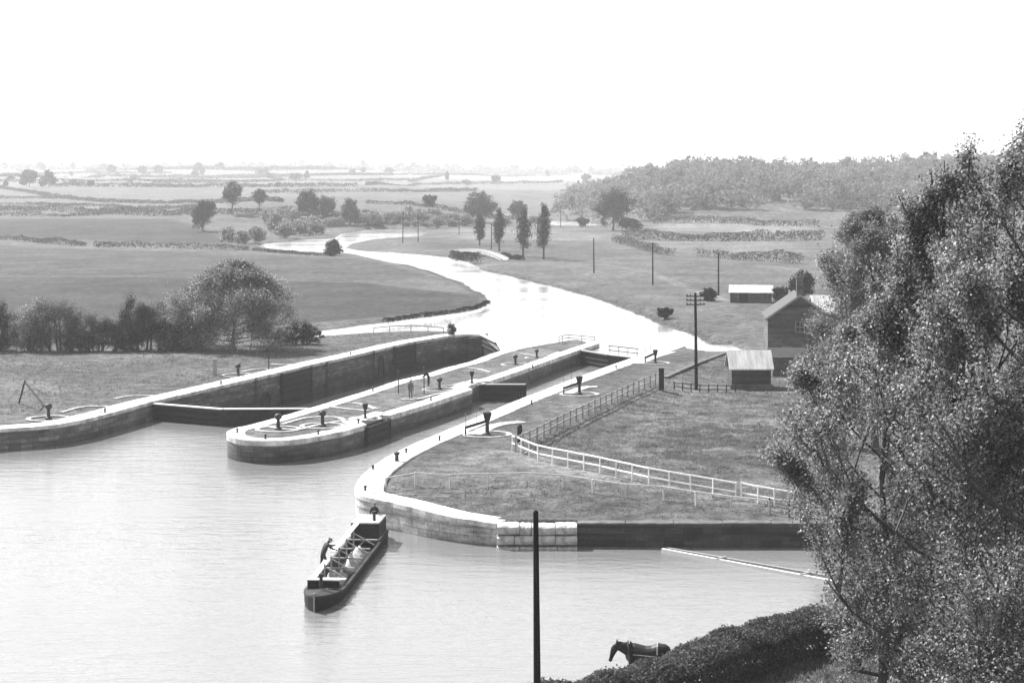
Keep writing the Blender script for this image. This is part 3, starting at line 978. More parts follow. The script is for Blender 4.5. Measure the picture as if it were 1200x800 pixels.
# handrail at the upstream end of the island
def rail_fence(name, pts, label, cat, post_h, post_w, rails, spacing, mat, rail_w=.07, rail_h=.1, gap=None, mats=None, lean=0):
    """pts: world points on the ground; each post is a part of its own"""
    r = empty(name, pts[0])
    o0 = Vector(pts[0])
    L = [0]
    for a, b in zip(pts[:-1], pts[1:]): L.append(L[-1] + (b - a).length)
    def atl(s):
        for i in range(len(pts) - 1):
            if s <= L[i + 1] + 1e-6:
                return pts[i].lerp(pts[i + 1], (s - L[i]) / max(1e-6, L[i + 1] - L[i]))
        return pts[-1]
    n = max(1, int(round(L[-1] / spacing)))
    tops = []
    rr = random.Random(int(L[-1] * 10))
    me = None
    for i in range(n + 1):
        p = atl(L[-1] * i / n) - o0
        tops.append(p)
        q = MB().box((0, 0, post_h / 2 - .15), (post_w, post_w, post_h + .3))
        if me is None:
            ob = q.build('post', mat, r); me = ob.data
        else:
            ob = bpy.data.objects.new('post', me); COL.objects.link(ob); ob.parent = r
        ob.location = p
        ob.rotation_euler = (rr.uniform(-.03, .03) + lean, rr.uniform(-.03, .03), rr.uniform(-.2, .2))
    for h in rails:
        m = MB()
        for a, b in zip(tops[:-1], tops[1:]):
            m.beam(a + Vector((0, 0, h + rr.uniform(-.015, .015))), b + Vector((0, 0, h + rr.uniform(-.015, .015))), rail_w, rail_h)
        m.build('rail', mats or mat, r)
    tag(r, label, cat)
    return r
def gp(*pp): return [ground(x, y) for x, y in pp]
rail_fence('handrail', [P(655, 403, ZC), P(662, 400, ZC), P(697, 403, ZC)], 'low dark handrail at the upstream tip of the island', 'handrail', .9, .08, [.5, .88], 2.0, M['wood_grey'])
rail_fence('handrail', [P(438, 391.5, 1.75), P(462, 389, 1.75), P(487, 388.3, 1.75), P(520, 391.5, 1.75)], 'dark handrail beside the upper river behind the big lock wall', 'handrail', .9, .09, [.85], 3.0, M['wood_dark'])

# fences
rail_fence('field_fence', gp((768, 452), (735, 467), (700, 484), (660, 503), (625, 521), (604, 531)), 'grey post and rail fence between the lock turf and the field', 'fence', 1.25, .14, [.55, 1.1], 2.1, M['wood_grey'])
rail_fence('white_fence', gp((600, 528), (612, 533.5), (628, 539.5), (650, 545), (700, 555.5), (762, 568.5), (820, 580), (862, 587.5)), 'long white painted two-rail fence curving along the field', 'fence', 1.2, .085, [.55, 1.15], 1.9, M['white_paint'], .06, .095)
rail_fence('white_gate', gp((869, 588), (905, 594), (930, 598)), 'short white two-rail length beyond the gap at the right end of the fence', 'fence', 1.2, .085, [.5, 1.12], 1.6, M['white_paint'], .06, .095)
rail_fence('guard_rail', gp((452, 577), (490, 571), (530, 573), (608, 571.5), (663, 575), (720, 583), (775, 589), (838, 597), (901, 604)), 'thin single-rail guard fence on the quay turf above the boat', 'fence', .95, .1, [.92], 2.6, M['pale_wood'], .06, .08)
# stub of wire netting at the end
r = rail_fence('wire_fence', gp((902, 606), (930, 610), (975, 613)), 'dark wire fence by the tree at the end of the guard rail', 'fence', 1.1, .09, [.25, .5, .75, 1.0], 1.2, M['wood_dark'], .02, .02)

# lone posts
def post(px, py, h, w, label, name='gate_post', mat='wood_dark', round_=False):
    p = ground(px, py)
    m = MB()
    if round_: m.lathe([(w / 2, -.2), (w / 2, h * .92), (w * .3, h)], n=10)
    else:
        m.box((0, 0, h / 2 - .1), (w, w, h + .2)); m.box((0, 0, h + .06), (w * 1.12, w * 1.12, .12))
    o = m.build(name, M[mat], loc=p, bevel=.02)
    tag(o, label, 'post')
post(775, 458, 2.1, .5, 'stout square dark post at the far end of the grey fence')
post(252, 441, 1.7, .38, 'square grey notice post on the left bank behind the lock', mat='wood_grey')
post(609, 522, 1.6, .42, 'stumpy dark post behind the corner of the white fence', round_=True)
post(315, 434.5, 1.4, .12, 'thin iron rod standing on the left bank above the culvert', name='marker_rod', mat='iron')
for x, y, h, l in ((467, 461, 2.0, 'thin dark rod on the island short of the man'), (497, 462, 2.4, 'thin dark rod on the island beside the stooping man')):
    m = MB().lathe([(.05, 0), (.05, h), (.09, h), (.09, h + .25), (.03, h + .3)], n=8)
    tag(m.build('marker_rod', M['iron'], loc=P(x, y, ZC)), l, 'rod')

# timber A-frame on the left bank
fr = empty('timber_tripod', ground(36, 480))
m = MB()
base = fr.location
apx = at_depth(29, base.y, 447) - base
e1 = ground(22, 473) - base; e2 = ground(52, 477) - base; e3 = ground(6, 474) - base
for e in (e1, e2):
    MB().beam(e, apx + (apx - e) * .03, .13, .13).build('leg', M['wood_grey'] if e is e2 else M['wood_dark'], fr)
MB().beam(e3, apx, .04, .04).build('stay', M['wood_grey'], fr)
tag(fr, 'timber A-frame standing in the grass of the left bank', 'tripod')

# floating boom at the quay
bm_root = empty('timber_boom', P(776, 645, 0))
A0 = Vector((0, 0, .05)); A1 = P(1010, 688, 0) - P(776, 645, 0)
d = A1.normalized(); w = Vector((-d.y, d.x, 0))
m = MB(); m.beam(A0, A1, .2, .2); m.build('beam', M['pale_wood'], bm_root)
m = MB(); m.beam(A0 + w * .45, A1 + w * 1.0, .16, .2); m.build('beam', M['wood_grey'], bm_root)
for t in (.3, .72):
    q = A0.lerp(A1, t); MB().beam(q - w * .1 + Vector((0, 0, .12)), q + w * .75 + Vector((0, 0, .12)), .14, .06).build('cleat', M['wood_grey'], bm_root)
tag(bm_root, 'double pale timber boom floating off the quay wall below the tree', 'boom')

# ------------------------------------------------------------------ telegraph poles
def make_pole(h, arms=0, r=.13, insul=True):
    e = empty('telegraph_pole')
    m = MB().lathe([(r, -.4), (r * .95, 0), (r * .62, h - .06), (r * .35, h)], n=10); m.build('pole', M['pole'], e)
    for k in range(arms):
        z = h - .35 - k * .42
        MB().beam((-.95, -.12, z), (.95, -.12, z), .1, .11).build('crossarm', M['pole'], e)
        for s in (-.85, -.5, .5, .85): MB().lathe([(.03, .05), (.05, .1), (.05, .18), (.02, .22)], (s, -.12, z), n=6).build('insulator', M['iron'], e)
    return e
def pole(px, pyb, pyt, label, arms=0, r=.13, base=None):
    b = base or ground(px, pyb)
    h = (pyb - pyt) * b.y / F if base is None else CAMZ - (pyt - HOR) * b.y / F - b.z
    o = make_pole(h, arms, r); o.location = b
    rl = random.Random(px); o.rotation_euler = (rl.uniform(-.012, .012), rl.uniform(-.012, .012), rl.uniform(-.3, .3))
    tag(o, label, 'telegraph pole', 'telegraph poles')
pole(816, 457, 343, 'telegraph pole with three crossarms beside the white-roofed hut', 3, .19)
near_b = Vector(((630 - 600) / F * 72, 72, land1(.98, 72)))
pole(630, 0, 597, 'tall thick black pole in front of the water, nearest the camera', 0, .16, near_b)
pole(842, 346, 297, 'plain pole in the meadow just left of the far shed', 0, .17)
pole(765, 334, 284, 'plain pole in the meadow, second left of the far shed', 0, .17)
pole(696, 320, 279, 'plain pole in the meadow between the poplars and the shed', 0, .17)
pole(576, 292, 262, 'slim pole standing between the two left poplars', 0, .17)
pole(472, 285, 248, 'far slim pole by the river bend, left one of two', 0, .17)
pole(490, 284, 250, 'far slim pole by the river bend, right one of two', 0, .16)
pole(538, 275, 249, 'faint slim pole beyond the far river bend', 0, .16)
pole(657, 266, 240, 'faint slim pole by the far pond of the river', 0, .16)

# ------------------------------------------------------------------ foliage
def leaves(pts, size, rs, flat=0.0, aspect=.6, out=None, bias=1.0):
    n = len(pts)
    nr = rs.normal(size=(n, 3)); nr /= np.linalg.norm(nr, axis=1)[:, None] + 1e-9
    if out is not None: nr = nr * .75 + out * bias
    nr /= np.linalg.norm(nr, axis=1)[:, None] + 1e-9
    a = rs.normal(size=(n, 3)); a -= nr * (a * nr).sum(1)[:, None]; a /= np.linalg.norm(a, axis=1)[:, None] + 1e-9
    b = np.cross(nr, a)
    s = size * rs.uniform(.6, 1.35, size=(n, 1))
    a = a * s; b = b * s * aspect
    V = np.stack([pts - a, pts + b * .9 - a * .1, pts + a, pts - b * .9 - a * .1], 1).reshape(-1, 3)
    Q = np.arange(n * 4).reshape(-1, 4)
    return V, Q

def cloud(lobes, n, rs, clumps=40, spread=.16, shell=.55):
    """leaf positions: clumps spread through each lobe, denser near its surface"""
    out = []; dirs = []
    vol = np.array([l[3] * l[4] * l[5] for l in lobes]) ** .75
    vol = vol / vol.sum()
    for l, k in zip(lobes, vol):
        nl = int(n * k)
        if nl < 1: continue
        c = np.array(l[:3]); r = np.array(l[3:6])
        m = max(4, int(clumps * k * len(lobes)))
        d = rs.normal(size=(m, 3)); d /= np.linalg.norm(d, axis=1)[:, None]
        rad = shell + (1.2 - shell) * rs.uniform(0, 1, (m, 1)) ** .8
        cc = d * rad
        wgt = rs.uniform(.4, 1.6, m); wgt /= wgt.sum()
        pick = rs.choice(m, nl, p=wgt)
        q = cc[pick] + rs.normal(size=(nl, 3)) * spread
        out.append(c + q * r)
        dd = q * .5 + (q - cc[pick]) * 2.0; dirs.append(dd / (np.linalg.norm(dd, axis=1)[:, None] + 1e-9))
    return np.concatenate(out), np.concatenate(dirs)

def crown(name, lobes, n, size, mat, seed, parent=None, clumps=40, spread=.16, shell=.55, zmin=None, aspect=.6):
    rs = np.random.RandomState(seed)
    p, dr = cloud(lobes, n, rs, clumps, spread, shell)
    if zmin is not None: k = p[:, 2] > zmin; p = p[k]; dr = dr[k]
    V, Q = leaves(p, size, rs, aspect=aspect, out=dr)
    return link_mesh(name, np_mesh(name, V, Q), mat, parent)

def trunk_mesh(h, r, seed, limbs=5, spread=.5, start=.3, mat='bark', parent=None, name='trunk', lean=(0, 0)):
    rr = random.Random(seed)
    m = MB()
    pts = [Vector((0, 0, -.3))]
    for k in range(1, 6):
        t = k / 5
        pts.append(Vector((rr.uniform(-.04, .04) * h + lean[0] * t, rr.uniform(-.04, .04) * h + lean[1] * t, h * t)))
    m.tube(pts, [r * 1.25, r, r * .85, r * .7, r * .45, r * .12], 8)
    for i in range(limbs):
        t = start + (.9 - start) * i / max(1, limbs)
        q = pts[0].lerp(pts[-1], t)
        k = min(4, int(t * 5)); q = pts[k].lerp(pts[k + 1], t * 5 - k)
        a = i * 2.4 + rr.uniform(-.4, .4)
        L = h * spread * rr.uniform(.7, 1.1)
        dv = Vector((math.cos(a), math.sin(a), rr.uniform(.4, 1.1))).normalized()
        p1 = q + dv * L * .5 + Vector((0, 0, L * .05)); p2 = q + dv * L + Vector((0, 0, L * .2))
        m.tube([q, p1, p2], [r * .45, r * .3, r * .08], 6)
        for s in (-1, 1):
            sv = (dv + Vector((-dv.y, dv.x, .3)) * s * .7).normalized()
            m.tube([p1, p1 + sv * L * .35, p1 + sv * L * .6 + Vector((0, 0, L * .1))], [r * .24, r * .14, r * .04], 5)
    return m.build(name, M[mat], parent, fix=False)

def blob_lobes(w, h, z0, rr, k=6, d=None):
    """a crown w wide and h tall starting at z0"""
    d = d or w
    L = [(0, 0, z0 + h * .48, w * .3, d * .3, h * .38)]
    for i in range(k):
        a = 2 * math.pi * i / k + rr.uniform(-.4, .4)
        ro = rr.uniform(.18, .34); L.append((math.cos(a) * w * ro, math.sin(a) * d * ro, z0 + h * rr.uniform(.22, .76), w * rr.uniform(.12, .24), d * rr.uniform(.12, .24), h * rr.uniform(.14, .26)))
    L.append((rr.uniform(-.1, .1) * w, 0, z0 + h * .78, w * .24, d * .24, h * .22))
    return L

def make_tree(name, h, w, seed, n, leaf, mat='leaf_mid', bark='bark', stem=.25, k=6):
    rr = random.Random(seed)
    e = empty(name)
    trunk_mesh(h * .8, max(.12, h * .022), seed, parent=e, mat=bark, start=.32, spread=.38)
    crown('crown', blob_lobes(w, h * (1 - stem * .75), h * stem * .75, rr, k), n, leaf, M[mat], seed, e, clumps=26, spread=.2, shell=.4)
    return e

protos = {}
def tree_at(px, pyb, pyt, wpx, label, kind='round_tree', mat='leaf_mid', seed=1, n=2600, group=None, cat='tree', stem=.25, k=6, leaf=None, share=None):
    b = ground(px, pyb)
    h = (pyb - pyt) * b.y / F; w = wpx * b.y / F
    key = share
    if key and key in protos:
        o = copy_tree(protos[key][0]); ph, pw = protos[key][1:]
        o.scale = (w / pw, w / pw, h / ph)
    else:
        o = make_tree(kind, h, w, seed, int(n * 2.2), leaf or max(.1, b.y / F * .95), mat, stem=stem, k=k)
        if key: protos[key] = (o, h, w)
    o.location = b; o.rotation_euler.z = random.Random(px * 7 + pyb).uniform(0, 6.28) if key else 0
    tag(o, label, cat, group)
    return o

# the far bank and hillside
tree_at(238, 271, 235, 34, 'dark round tree at the river end of the left fields', mat='leaf_dark', seed=11, n=3200, stem=.15)
tree_at(272, 252, 213, 26, 'tall open-crowned tree behind the left hedges', seed=12, n=1500, stem=.4)
tree_at(304, 246, 222, 17, 'small round tree right of the tall open-crowned one', seed=13, n=1200, stem=.3)
tree_at(361, 261, 224, 34, 'leaning-topped tree on the scrub bank above the river bend', seed=14, n=2400, stem=.35, mat='leaf_dark')
tree_at(383, 262, 230, 26, 'bushy tree just right of the leaning-topped one on the scrub bank', seed=15, n=2200, stem=.12)
tree_at(410, 265, 234, 26, 'bushy tree farther right on the scrub bank above the bend', seed=16, n=2200, stem=.12)
tree_at(503, 247, 229, 20, 'small lone tree on the rise beyond the river bend', seed=17, n=1300, stem=.35)
tree_at(565, 260, 225, 42, 'wide dense dome-shaped tree beyond the poplars', seed=18, n=3600, stem=.1, mat='leaf_mid')
tree_at(606, 262, 235, 24, 'thin-crowned tree right of the dome-shaped one', seed=19, n=1200, stem=.35)
tree_at(718, 270, 222, 52, 'big spreading tree in front of the wooded ridge', seed=20, n=4200, stem=.15)
tree_at(683, 266, 255, 17, 'low round shrub by the far pond', kind='round_shrub', cat='shrub', seed=21, n=900, stem=.05)
tree_at(740, 270, 256, 36, 'low bush at the right foot of the big spreading tree', kind='round_shrub', cat='shrub', seed=22, n=1500, stem=.02)
tree_at(34, 219, 199, 25, 'hazy round tree far left, wider one of the pair', seed=23, n=1500, stem=.15)
tree_at(57, 219, 200, 18, 'hazy round tree far left, narrower one of the pair', seed=24, n=1200, stem=.25)
tree_at(106, 219, 211, 9, 'tiny hazy tree right of the far-left pair', seed=25, n=500, stem=.2)
tree_at(391, 300, 281, 25, 'round dark bush on the tip of the meadow hedge at the water', kind='round_shrub', cat='shrub', seed=26, n=2200, stem=.02, mat='leaf_dark')
tree_at(779, 373, 361, 22, 'dark shrub on the right river bank above the lock', kind='round_shrub', cat='shrub', seed=27, n=2200, stem=.02, mat='leaf_dark')
tree_at(832, 353, 338, 22, 'dark bush left of the far shed', kind='round_shrub', cat='shrub', seed=28, n=2200, stem=.02, mat='leaf_dark')
tree_at(940, 352, 318, 38, 'dark bushy tree behind the cottage chimney', seed=29, n=3600, stem=.1, mat='leaf_dark')
tree_at(915, 356, 338, 26, 'dark bush between the far shed and the cottage', kind='round_shrub', cat='shrub', seed=30, n=2400, stem=.02, mat='leaf_dark')

# poplars in a row
for i, (x, yb, yt, w, l) in enumerate([(562, 288, 252, 11, 'shortest slim poplar, left end of the row of four'), (585, 294, 247, 12, 'slim poplar second from the left in the row of four'),
                                       (613, 301, 248, 15, 'fuller poplar third from the left in the row of four'), (637, 304, 241, 14, 'tallest poplar, right end of the row of four')]):
    b = ground(x, yb); h = (yb - yt) * b.y / F; w = w * b.y / F
    e = empty('poplar_tree', b)
    m = MB().tube([(0, 0, -.3), (.05, 0, h * .4), (0, 0, h * .9)], [.28, .2, .05], 7); m.build('trunk', M['bark'], e)
    rr = random.Random(i)
    lob = [(rr.uniform(-.12, .12) * w, rr.uniform(-.12, .12) * w, h * (.3 + .66 * t), w * .5 * (1 - .45 * abs(t - .45)) * (1.0 if t < .9 else .6), w * .5 * (1 - .45 * abs(t - .45)), h * .11) for t in (.0, .15, .3, .45, .6, .75, .9, .97)]
    crown('crown', lob, 3400, .22, M['leaf_mid'], 40 + i, e, clumps=30, spread=.3, shell=.3)
    tag(e, l, 'poplar', 'poplars by the river')

# scrub on the bank above the bend
scr = [(268, 284, 18, 26), (284, 286, 16, 26), (300, 285, 20, 28), (322, 272, 24, 22), (312, 262, 16, 16), (333, 279, 18, 30), (352, 276, 18, 28), (370, 275, 16, 28), (345, 262, 16, 22), (420, 264, 14, 26), (438, 263, 16, 30),
       (458, 264, 16, 28), (476, 264, 17, 28), (494, 264, 16, 26), (512, 267, 14, 22), (528, 262, 12, 22), (548, 262, 10, 18), (590, 264, 10, 20), (625, 262, 9, 18)]
rsc = random.Random(5)
for q in range(34):
    x = rsc.uniform(322, 545); t = (x - 330) / 215
    y = rsc.uniform(250 + 6 * t, 266.5)
    scr.append((x, y, rsc.uniform(7, 14), rsc.uniform(14, 28)))
for i, (x, y, h, w) in enumerate(scr):
    tree_at(x, y, y - h, w, 'pale bushy scrub clump on the bank beyond the river bend', kind='scrub_bush', cat='shrub', seed=60 + i % 3, n=1500, stem=.02, share='scrub%d' % (i % 3), group='scrub on the bank above the bend', mat='leaf_light')
# hedgerow trees on the far hills
rr = random.Random(77)
far_rows = [(218, 8), (212, 9), (206, 12), (201, 16), (197, 22), (194, 22)]
kk = 0
for yy, n in far_rows:
    for q in range(n):
        x = rr.uniform(-60, 700)
        y = yy + rr.uniform(-2.5, 2.5)
        h = rr.uniform(5, 10); w = rr.uniform(6, 14)
        tree_at(x, y, y - h, w, 'small hazy hedgerow tree on the far hillside', kind='far_tree', seed=80 + kk % 4, n=380, stem=.1, share='far%d' % (kk % 4), group='hedgerow trees on the far hills', mat='leaf_mid')
        kk += 1

# hedges
def hedge(pts, h, w, label, seed, leaf=.3, dens=26, mat='leaf_hedge', ground_fn=ground, gaps=True, name='field_hedge', parent=None):
    P_ = [ground_fn(*p) for p in pts]
    rs = np.random.RandomState(seed)
    out = []; dirs = []
    for a, b in zip(P_[:-1], P_[1:]):
        L = (b - a).length
        n = int(L * dens * 2.6)
        t = rs.uniform(0, 1, n)
        pos = np.array(a)[None, :] * (1 - t[:, None]) + np.array(b)[None, :] * t[:, None]
        d = np.array((b - a).normalized()); nr = np.array([-d[1], d[0], 0])
        u = rs.uniform(-1, 1, n); v = rs.uniform(0, 1, n) ** .6
        bulge = 1 + .45 * wob(pos[:, 0] + 31 * seed, pos[:, 1], 3.0 * h) + .25 * wob(pos[:, 0] * 3, pos[:, 1] * 3 + seed, 3.0 * h)
        hh = h * bulge
        pos = pos + nr[None, :] * (u * w / 2 * (1 - .5 * v))[:, None]
        pos[:, 2] = land(pos[:, 0], pos[:, 1]) + v * hh
        keep = rs.uniform(0, 1, n) < (.85 + .8 * wob(pos[:, 0] + 9 * seed, pos[:, 1], 6.0 * h) if gaps else 1)
        out.append(pos[keep])
        dd = nr[None, :] * u[:, None] + np.array([0, 0, 1.0])[None, :] * (v[:, None] ** 2 + .2); dirs.append((dd / np.linalg.norm(dd, axis=1)[:, None])[keep])
    p = np.concatenate(out)
    V, Q = leaves(p, leaf * .58, rs, out=np.concatenate(dirs))
    o = link_mesh(name, np_mesh(name, V, Q), M[mat])
    tag(o, label, 'hedge')
    return o
hedge([(-30, 279), (4, 281), (30, 283), (70, 287), (100, 288.5)], 1.7, 2, 'long dark hedge along the top of the left meadow, left of its gap', 1, .45, 22)
hedge([(110, 289.5), (150, 290), (200, 291), (240, 292.5), (292, 293.5)], 1.7, 2, 'dark hedge along the meadow top from the gap to the river bend', 2, .45, 22)
hedge([(296, 294.2), (340, 297.5), (380, 300.5)], .8, 1.2, 'low hedge along the water edge ending at the round dark bush', 22, .4, 24)
hedge([(-30, 253), (75, 254), (130, 252)], 1.6, 3, 'thin hedge low behind the dark left field', 3, .7, 9)
hedge([(-30, 247), (60, 248.5), (130, 251), (232, 251.5)], 3.2, 4, 'thickest hedge across the left fields, ending at the dark round tree', 4, .8, 14)
hedge([(250, 252), (290, 251), (350, 251)], 2.6, 4, 'thick hedge behind the tall open-crowned tree', 14, .8, 12)
hedge([(-30, 240), (120, 242), (230, 243.5)], 1.8, 3, 'thin hedge just above the thickest left hedge', 5, .9, 8)
hedge([(-30, 233), (40, 233), (75, 233)], 2, 4, 'short hedge at the left edge under the sloping one', 6, 1.0, 8)
hedge([(-30, 217), (0, 221), (40, 227), (80, 233.5), (120, 237), (240, 237.5), (330, 237)], 2.2, 4, 'long sloping hedge coming down from the far left hill', 7, 1.1, 9)
hedge([(60, 218), (120, 219), (240, 220), (420, 219)], 3, 6, 'faint hedge along the foot of the far hill', 8, 1.6, 6)
hedge([(-40, 210), (120, 207), (300, 209), (460, 206)], 4, 8, 'faint hedge halfway up the far hill', 9, 2.2, 5)
hedge([(100, 200), (300, 201), (520, 203), (660, 205)], 5, 10, 'faint hedge near the top of the far hill', 16, 2.6, 5)
rq = random.Random(42)
for k, (x0_, x1_, y0_, y1_) in enumerate([(-30, 260, 214, 213), (180, 480, 214.5, 212), (-30, 200, 205, 203), (260, 640, 206.5, 204.5), (60, 380, 197, 198.5), (380, 700, 199.5, 201.5), (300, 560, 226, 224), (430, 660, 217, 214), (150, 175, 213, 205), (330, 300, 212, 203), (480, 520, 214, 205), (60, 20, 209, 200)]):
    o = hedge([(x0_ + (x1_ - x0_) * t, y0_ + (y1_ - y0_) * t + rq.uniform(-.8, .8)) for t in (0, .25, .5, .75, 1)], 2.6, 6, 'faint hedge dividing the pale fields of the far hill', 50 + k, 1.6, 4)
    o['group'] = 'faint far hedges'
hedge([(430, 238.5), (470, 240), (500, 243), (530, 248), (556, 253), (610, 257)], 1.8, 4, 'dark hedge along the top of the scrub bank', 10, .8, 9)
hedge([(730, 280), (770, 282), (830, 282.5), (920, 282.5), (965, 281)], 3.2, 4, 'thick dark hedge across the right meadow', 11, .6, 18)
hedge([(721, 283), (745, 290), (770, 297), (788, 300)], 2.0, 4, 'broken line of bushes slanting down the right meadow', 12, .55, 11)
hedge([(816, 300), (870, 305), (910, 307), (940, 309)], 2.0, 3, 'dark low hedge above the far shed', 13, .5, 16)
hedge([(765, 261), (800, 261), (870, 262), (960, 266)], 2.5, 4, 'hedge along the foot of the wooded ridge', 15, .8, 9)
hedge([(530, 304.5), (545, 307), (562, 308)], 2.2, 3, 'dark reedy hedge under the pale hump of the footbridge', 17, .4, 40, 'leaf_dark', gaps=False)
hedge([(590, 302), (612, 305)], 1.3, 2.5, 'low dark brush at the right end of the footbridge', 18, .4, 40, 'leaf_dark', gaps=False)
# dark herbage along the meadow point
hedge([(572, 356), (560, 362.5), (530, 368), (490, 373), (450, 379)], .7, 1.4, 'fringe of dark reeds along the point of the left meadow', 19, .25, 30, 'leaf_dark', gaps=False, name='reed_fringe')
# foreground hedge
hb = [(-8, 60), (-2, 70.5), (1.3, 73.5), (5.1, 76.0), (6.9, 77.8), (9.2, 81.0), (12.2, 84.6), (16.5, 87.2), (24, 90)]
def near_hedge():
    rs = np.random.RandomState(4)
    out = []; dirs = []
    for (ax, ay), (bx, by) in zip(hb[:-1], hb[1:]):
        L = math.hypot(bx - ax, by - ay); n = int(L * 4200)
        t = rs.uniform(0, 1, n)
        x = ax + (bx - ax) * t; y = ay + (by - ay) * t
        nx, ny = -(by - ay) / L, (bx - ax) / L
        # positions on a rounded box section, mostly near its skin
        u = rs.uniform(-1, 1, n); v = rs.uniform(0, 1, n)
        skin = rs.uniform(0, 1, n)
        side = rs.uniform(0, 1, n) < .55
        u = np.where(side, np.sign(u) * (1 - .22 * skin ** 2), u)
        v = np.where(~side, 1 - .16 * skin ** 2, v)
        rndtop = 1 - .22 * np.abs(u) ** 3
        lump = 1 + .05 * np.sin(x * 2.1 + y) + .09 * wob(x * 2.2, y * 2.2, 1.6) + .05 * wob(x + 7, y, .35) + rs.normal(size=n) * .04
        h = (1.75 - .14 * np.exp(-((x - 3.2) / 2.0) ** 2)) * lump * rndtop
        x2 = x + nx * u * 1.2 * (.85 + .15 * lump); y2 = y + ny * u * 1.2 * (.85 + .15 * lump)
        out.append(np.stack([x2, y2, land(x2, y2) + v * h], -1))
        dd = np.stack([nx * u ** 3, ny * u ** 3, v ** 3 + .1], -1); dirs.append(dd / np.linalg.norm(dd, axis=1)[:, None])
    p = np.concatenate(out)
    V, Q = leaves(p, .07, rs, out=np.concatenate(dirs), bias=.8)
    o = link_mesh('clipped_hedge', np_mesh('clipped_hedge', V, Q), M['leaf_hedge'])
    tag(o, 'broad clipped hedge in the foreground between the horse and the grass', 'hedge')
near_hedge()

# wooded ridge
def wood():
    rs = np.random.RandomState(9)
    out = []; dirs = []; cnt = 0
    while cnt < 760:
        Y = rs.uniform(790, 1350); s = rs.uniform(.028, .42)
        X = s * Y
        if s < .05 + .02 * math.sin(Y / 60) and rs.uniform() < .6: continue
        # open fields at the foot of the slope
        if Y < 850 and .085 < s: continue
        h = rs.uniform(7, 13); w = rs.uniform(4, 8)
        z = land1(X, Y)
        n = int(520)
        L = [(X, Y, z + h * .55, w, w, h * .45), (X + rs.uniform(-2, 2), Y - 1, z + h * .4, w * .7, w * .7, h * .32), (X + rs.uniform(-2, 2), Y, z + h * .75, w * .6, w * .6, h * .28)]
        q_, d_ = cloud(L, n, rs, 14, .16, .7)
        out.append(q_); dirs.append(d_)
        cnt += 1
    p = np.concatenate(out)
    V, Q = leaves(p, .6, rs, aspect=.75, out=np.concatenate(dirs), bias=1.3)
    o = link_mesh('wooded_ridge', np_mesh('wooded_ridge', V, Q), M['leaf_wood'])
    tag(o, 'hazy mass of woodland covering the ridge on the right', 'woodland', kind='stuff')
wood()
# skyline woods on the far hill
def skyline():
    rs = np.random.RandomState(10)
    out = []
    for q in range(420):
        Y = rs.uniform(3300, 4000); s = rs.uniform(-.34, .07)
        X = s * Y; h = rs.uniform(7, 14) * (1.4 if rs.uniform() < .12 else 1); w = rs.uniform(8, 22)
        z = land1(X, Y)
        out.append(cloud([(X, Y, z + h * .45, w, w * .6, h * .5)], 60, rs, 10, .25, .5)[0])
    p = np.concatenate(out)
    V, Q = leaves(p, 2.6, rs, aspect=.8)
    o = link_mesh('skyline_woods', np_mesh('skyline_woods', V, Q), M['leaf_wood'])
    tag(o, 'faint belt of woods along the skyline of the far hill', 'woodland', kind='stuff')
skyline()

# big bush and its neighbours behind the left bank
def bush(px, pyb, lob_px, n, leaf, mat, label, seed, name='wild_bush', cat='bush', twigs=8, spread=.15, shell=.45, clumps=46):
    b = ground(px, pyb)
    e = empty(name, b)
    k = b.y / F
    lobes = []
    for (cx, cy, rx, ry) in lob_px:
        lobes.append(((cx - px) * k, random.Random(cx).uniform(-.3, .3) * rx * k, (pyb - cy) * k, rx * k, rx * k * .8, ry * k))
    crown('crown', lobes, n, leaf, M[mat], seed, e, clumps=clumps, spread=spread, shell=shell, zmin=.02)
    rr = random.Random(seed)
    m = MB()
    for i in range(twigs):
        l = lobes[i % len(lobes)]
        t = Vector((l[0] * 1.0 + rr.uniform(-.5, .5) * l[3], l[1], l[2] + l[5] * .6))
        s0 = Vector((l[0] * .45 + rr.uniform(-.3, .3), l[1] * .4, -.2))
        md = s0.lerp(t, .5) + Vector((rr.uniform(-.4, .4), rr.uniform(-.4, .4), .3))
        m.tube([s0, md, t], [.16, .1, .025], 6)
        for q in range(3):
            f = s0.lerp(t, rr.uniform(.4, .9)); m.tube([f, f + Vector((rr.uniform(-1.2, 1.2), rr.uniform(-.6, .6), rr.uniform(.6, 1.6)))], [.06, .015], 5)
    m.build('stem', M['bark'], e, fix=False)
    tag(e, label, cat)
    return e
bush(214, 411, [(212, 380, 24, 30), (238, 372, 22, 30), (198, 390, 18, 18), (225, 398, 26, 14)], 34000, .09, 'leaf_light', 'pale bushy growth on the left flank of the largest bush', 110)
bush(165, 411, [(160, 378, 22, 25), (185, 385, 26, 24), (140, 392, 22, 17), (205, 393, 24, 18)], 36000, .085, 'leaf_dark', 'dark bush against the left side of the largest one', 102)
bush(70, 412, [(45, 385, 22, 24), (70, 380, 24, 26), (95, 390, 22, 20), (30, 395, 16, 15)], 34000, .085, 'leaf_hedge', 'rounded bush with pale sprays left of the dark one', 103)
bush(45, 413, [(36, 380, 16, 22), (22, 396, 12, 15), (50, 368, 14, 16)], 10000, .085, 'leaf_blossom', 'pale flowering bush at the left edge of the bushes', 104)  # separate pale foliage puts the sun on the left tops into colour
bush(-5, 412, [(0, 384, 20, 26), (-30, 380, 30, 30)], 22000, .085, 'leaf_dark', 'dark bush cut by the left edge of the photo', 105)
bush(118, 413, [(118, 396, 26, 14), (150, 401, 24, 10), (90, 402, 24, 10)], 12000, .085, 'leaf_dark', 'low dark bush in the gap between two bigger ones', 106)
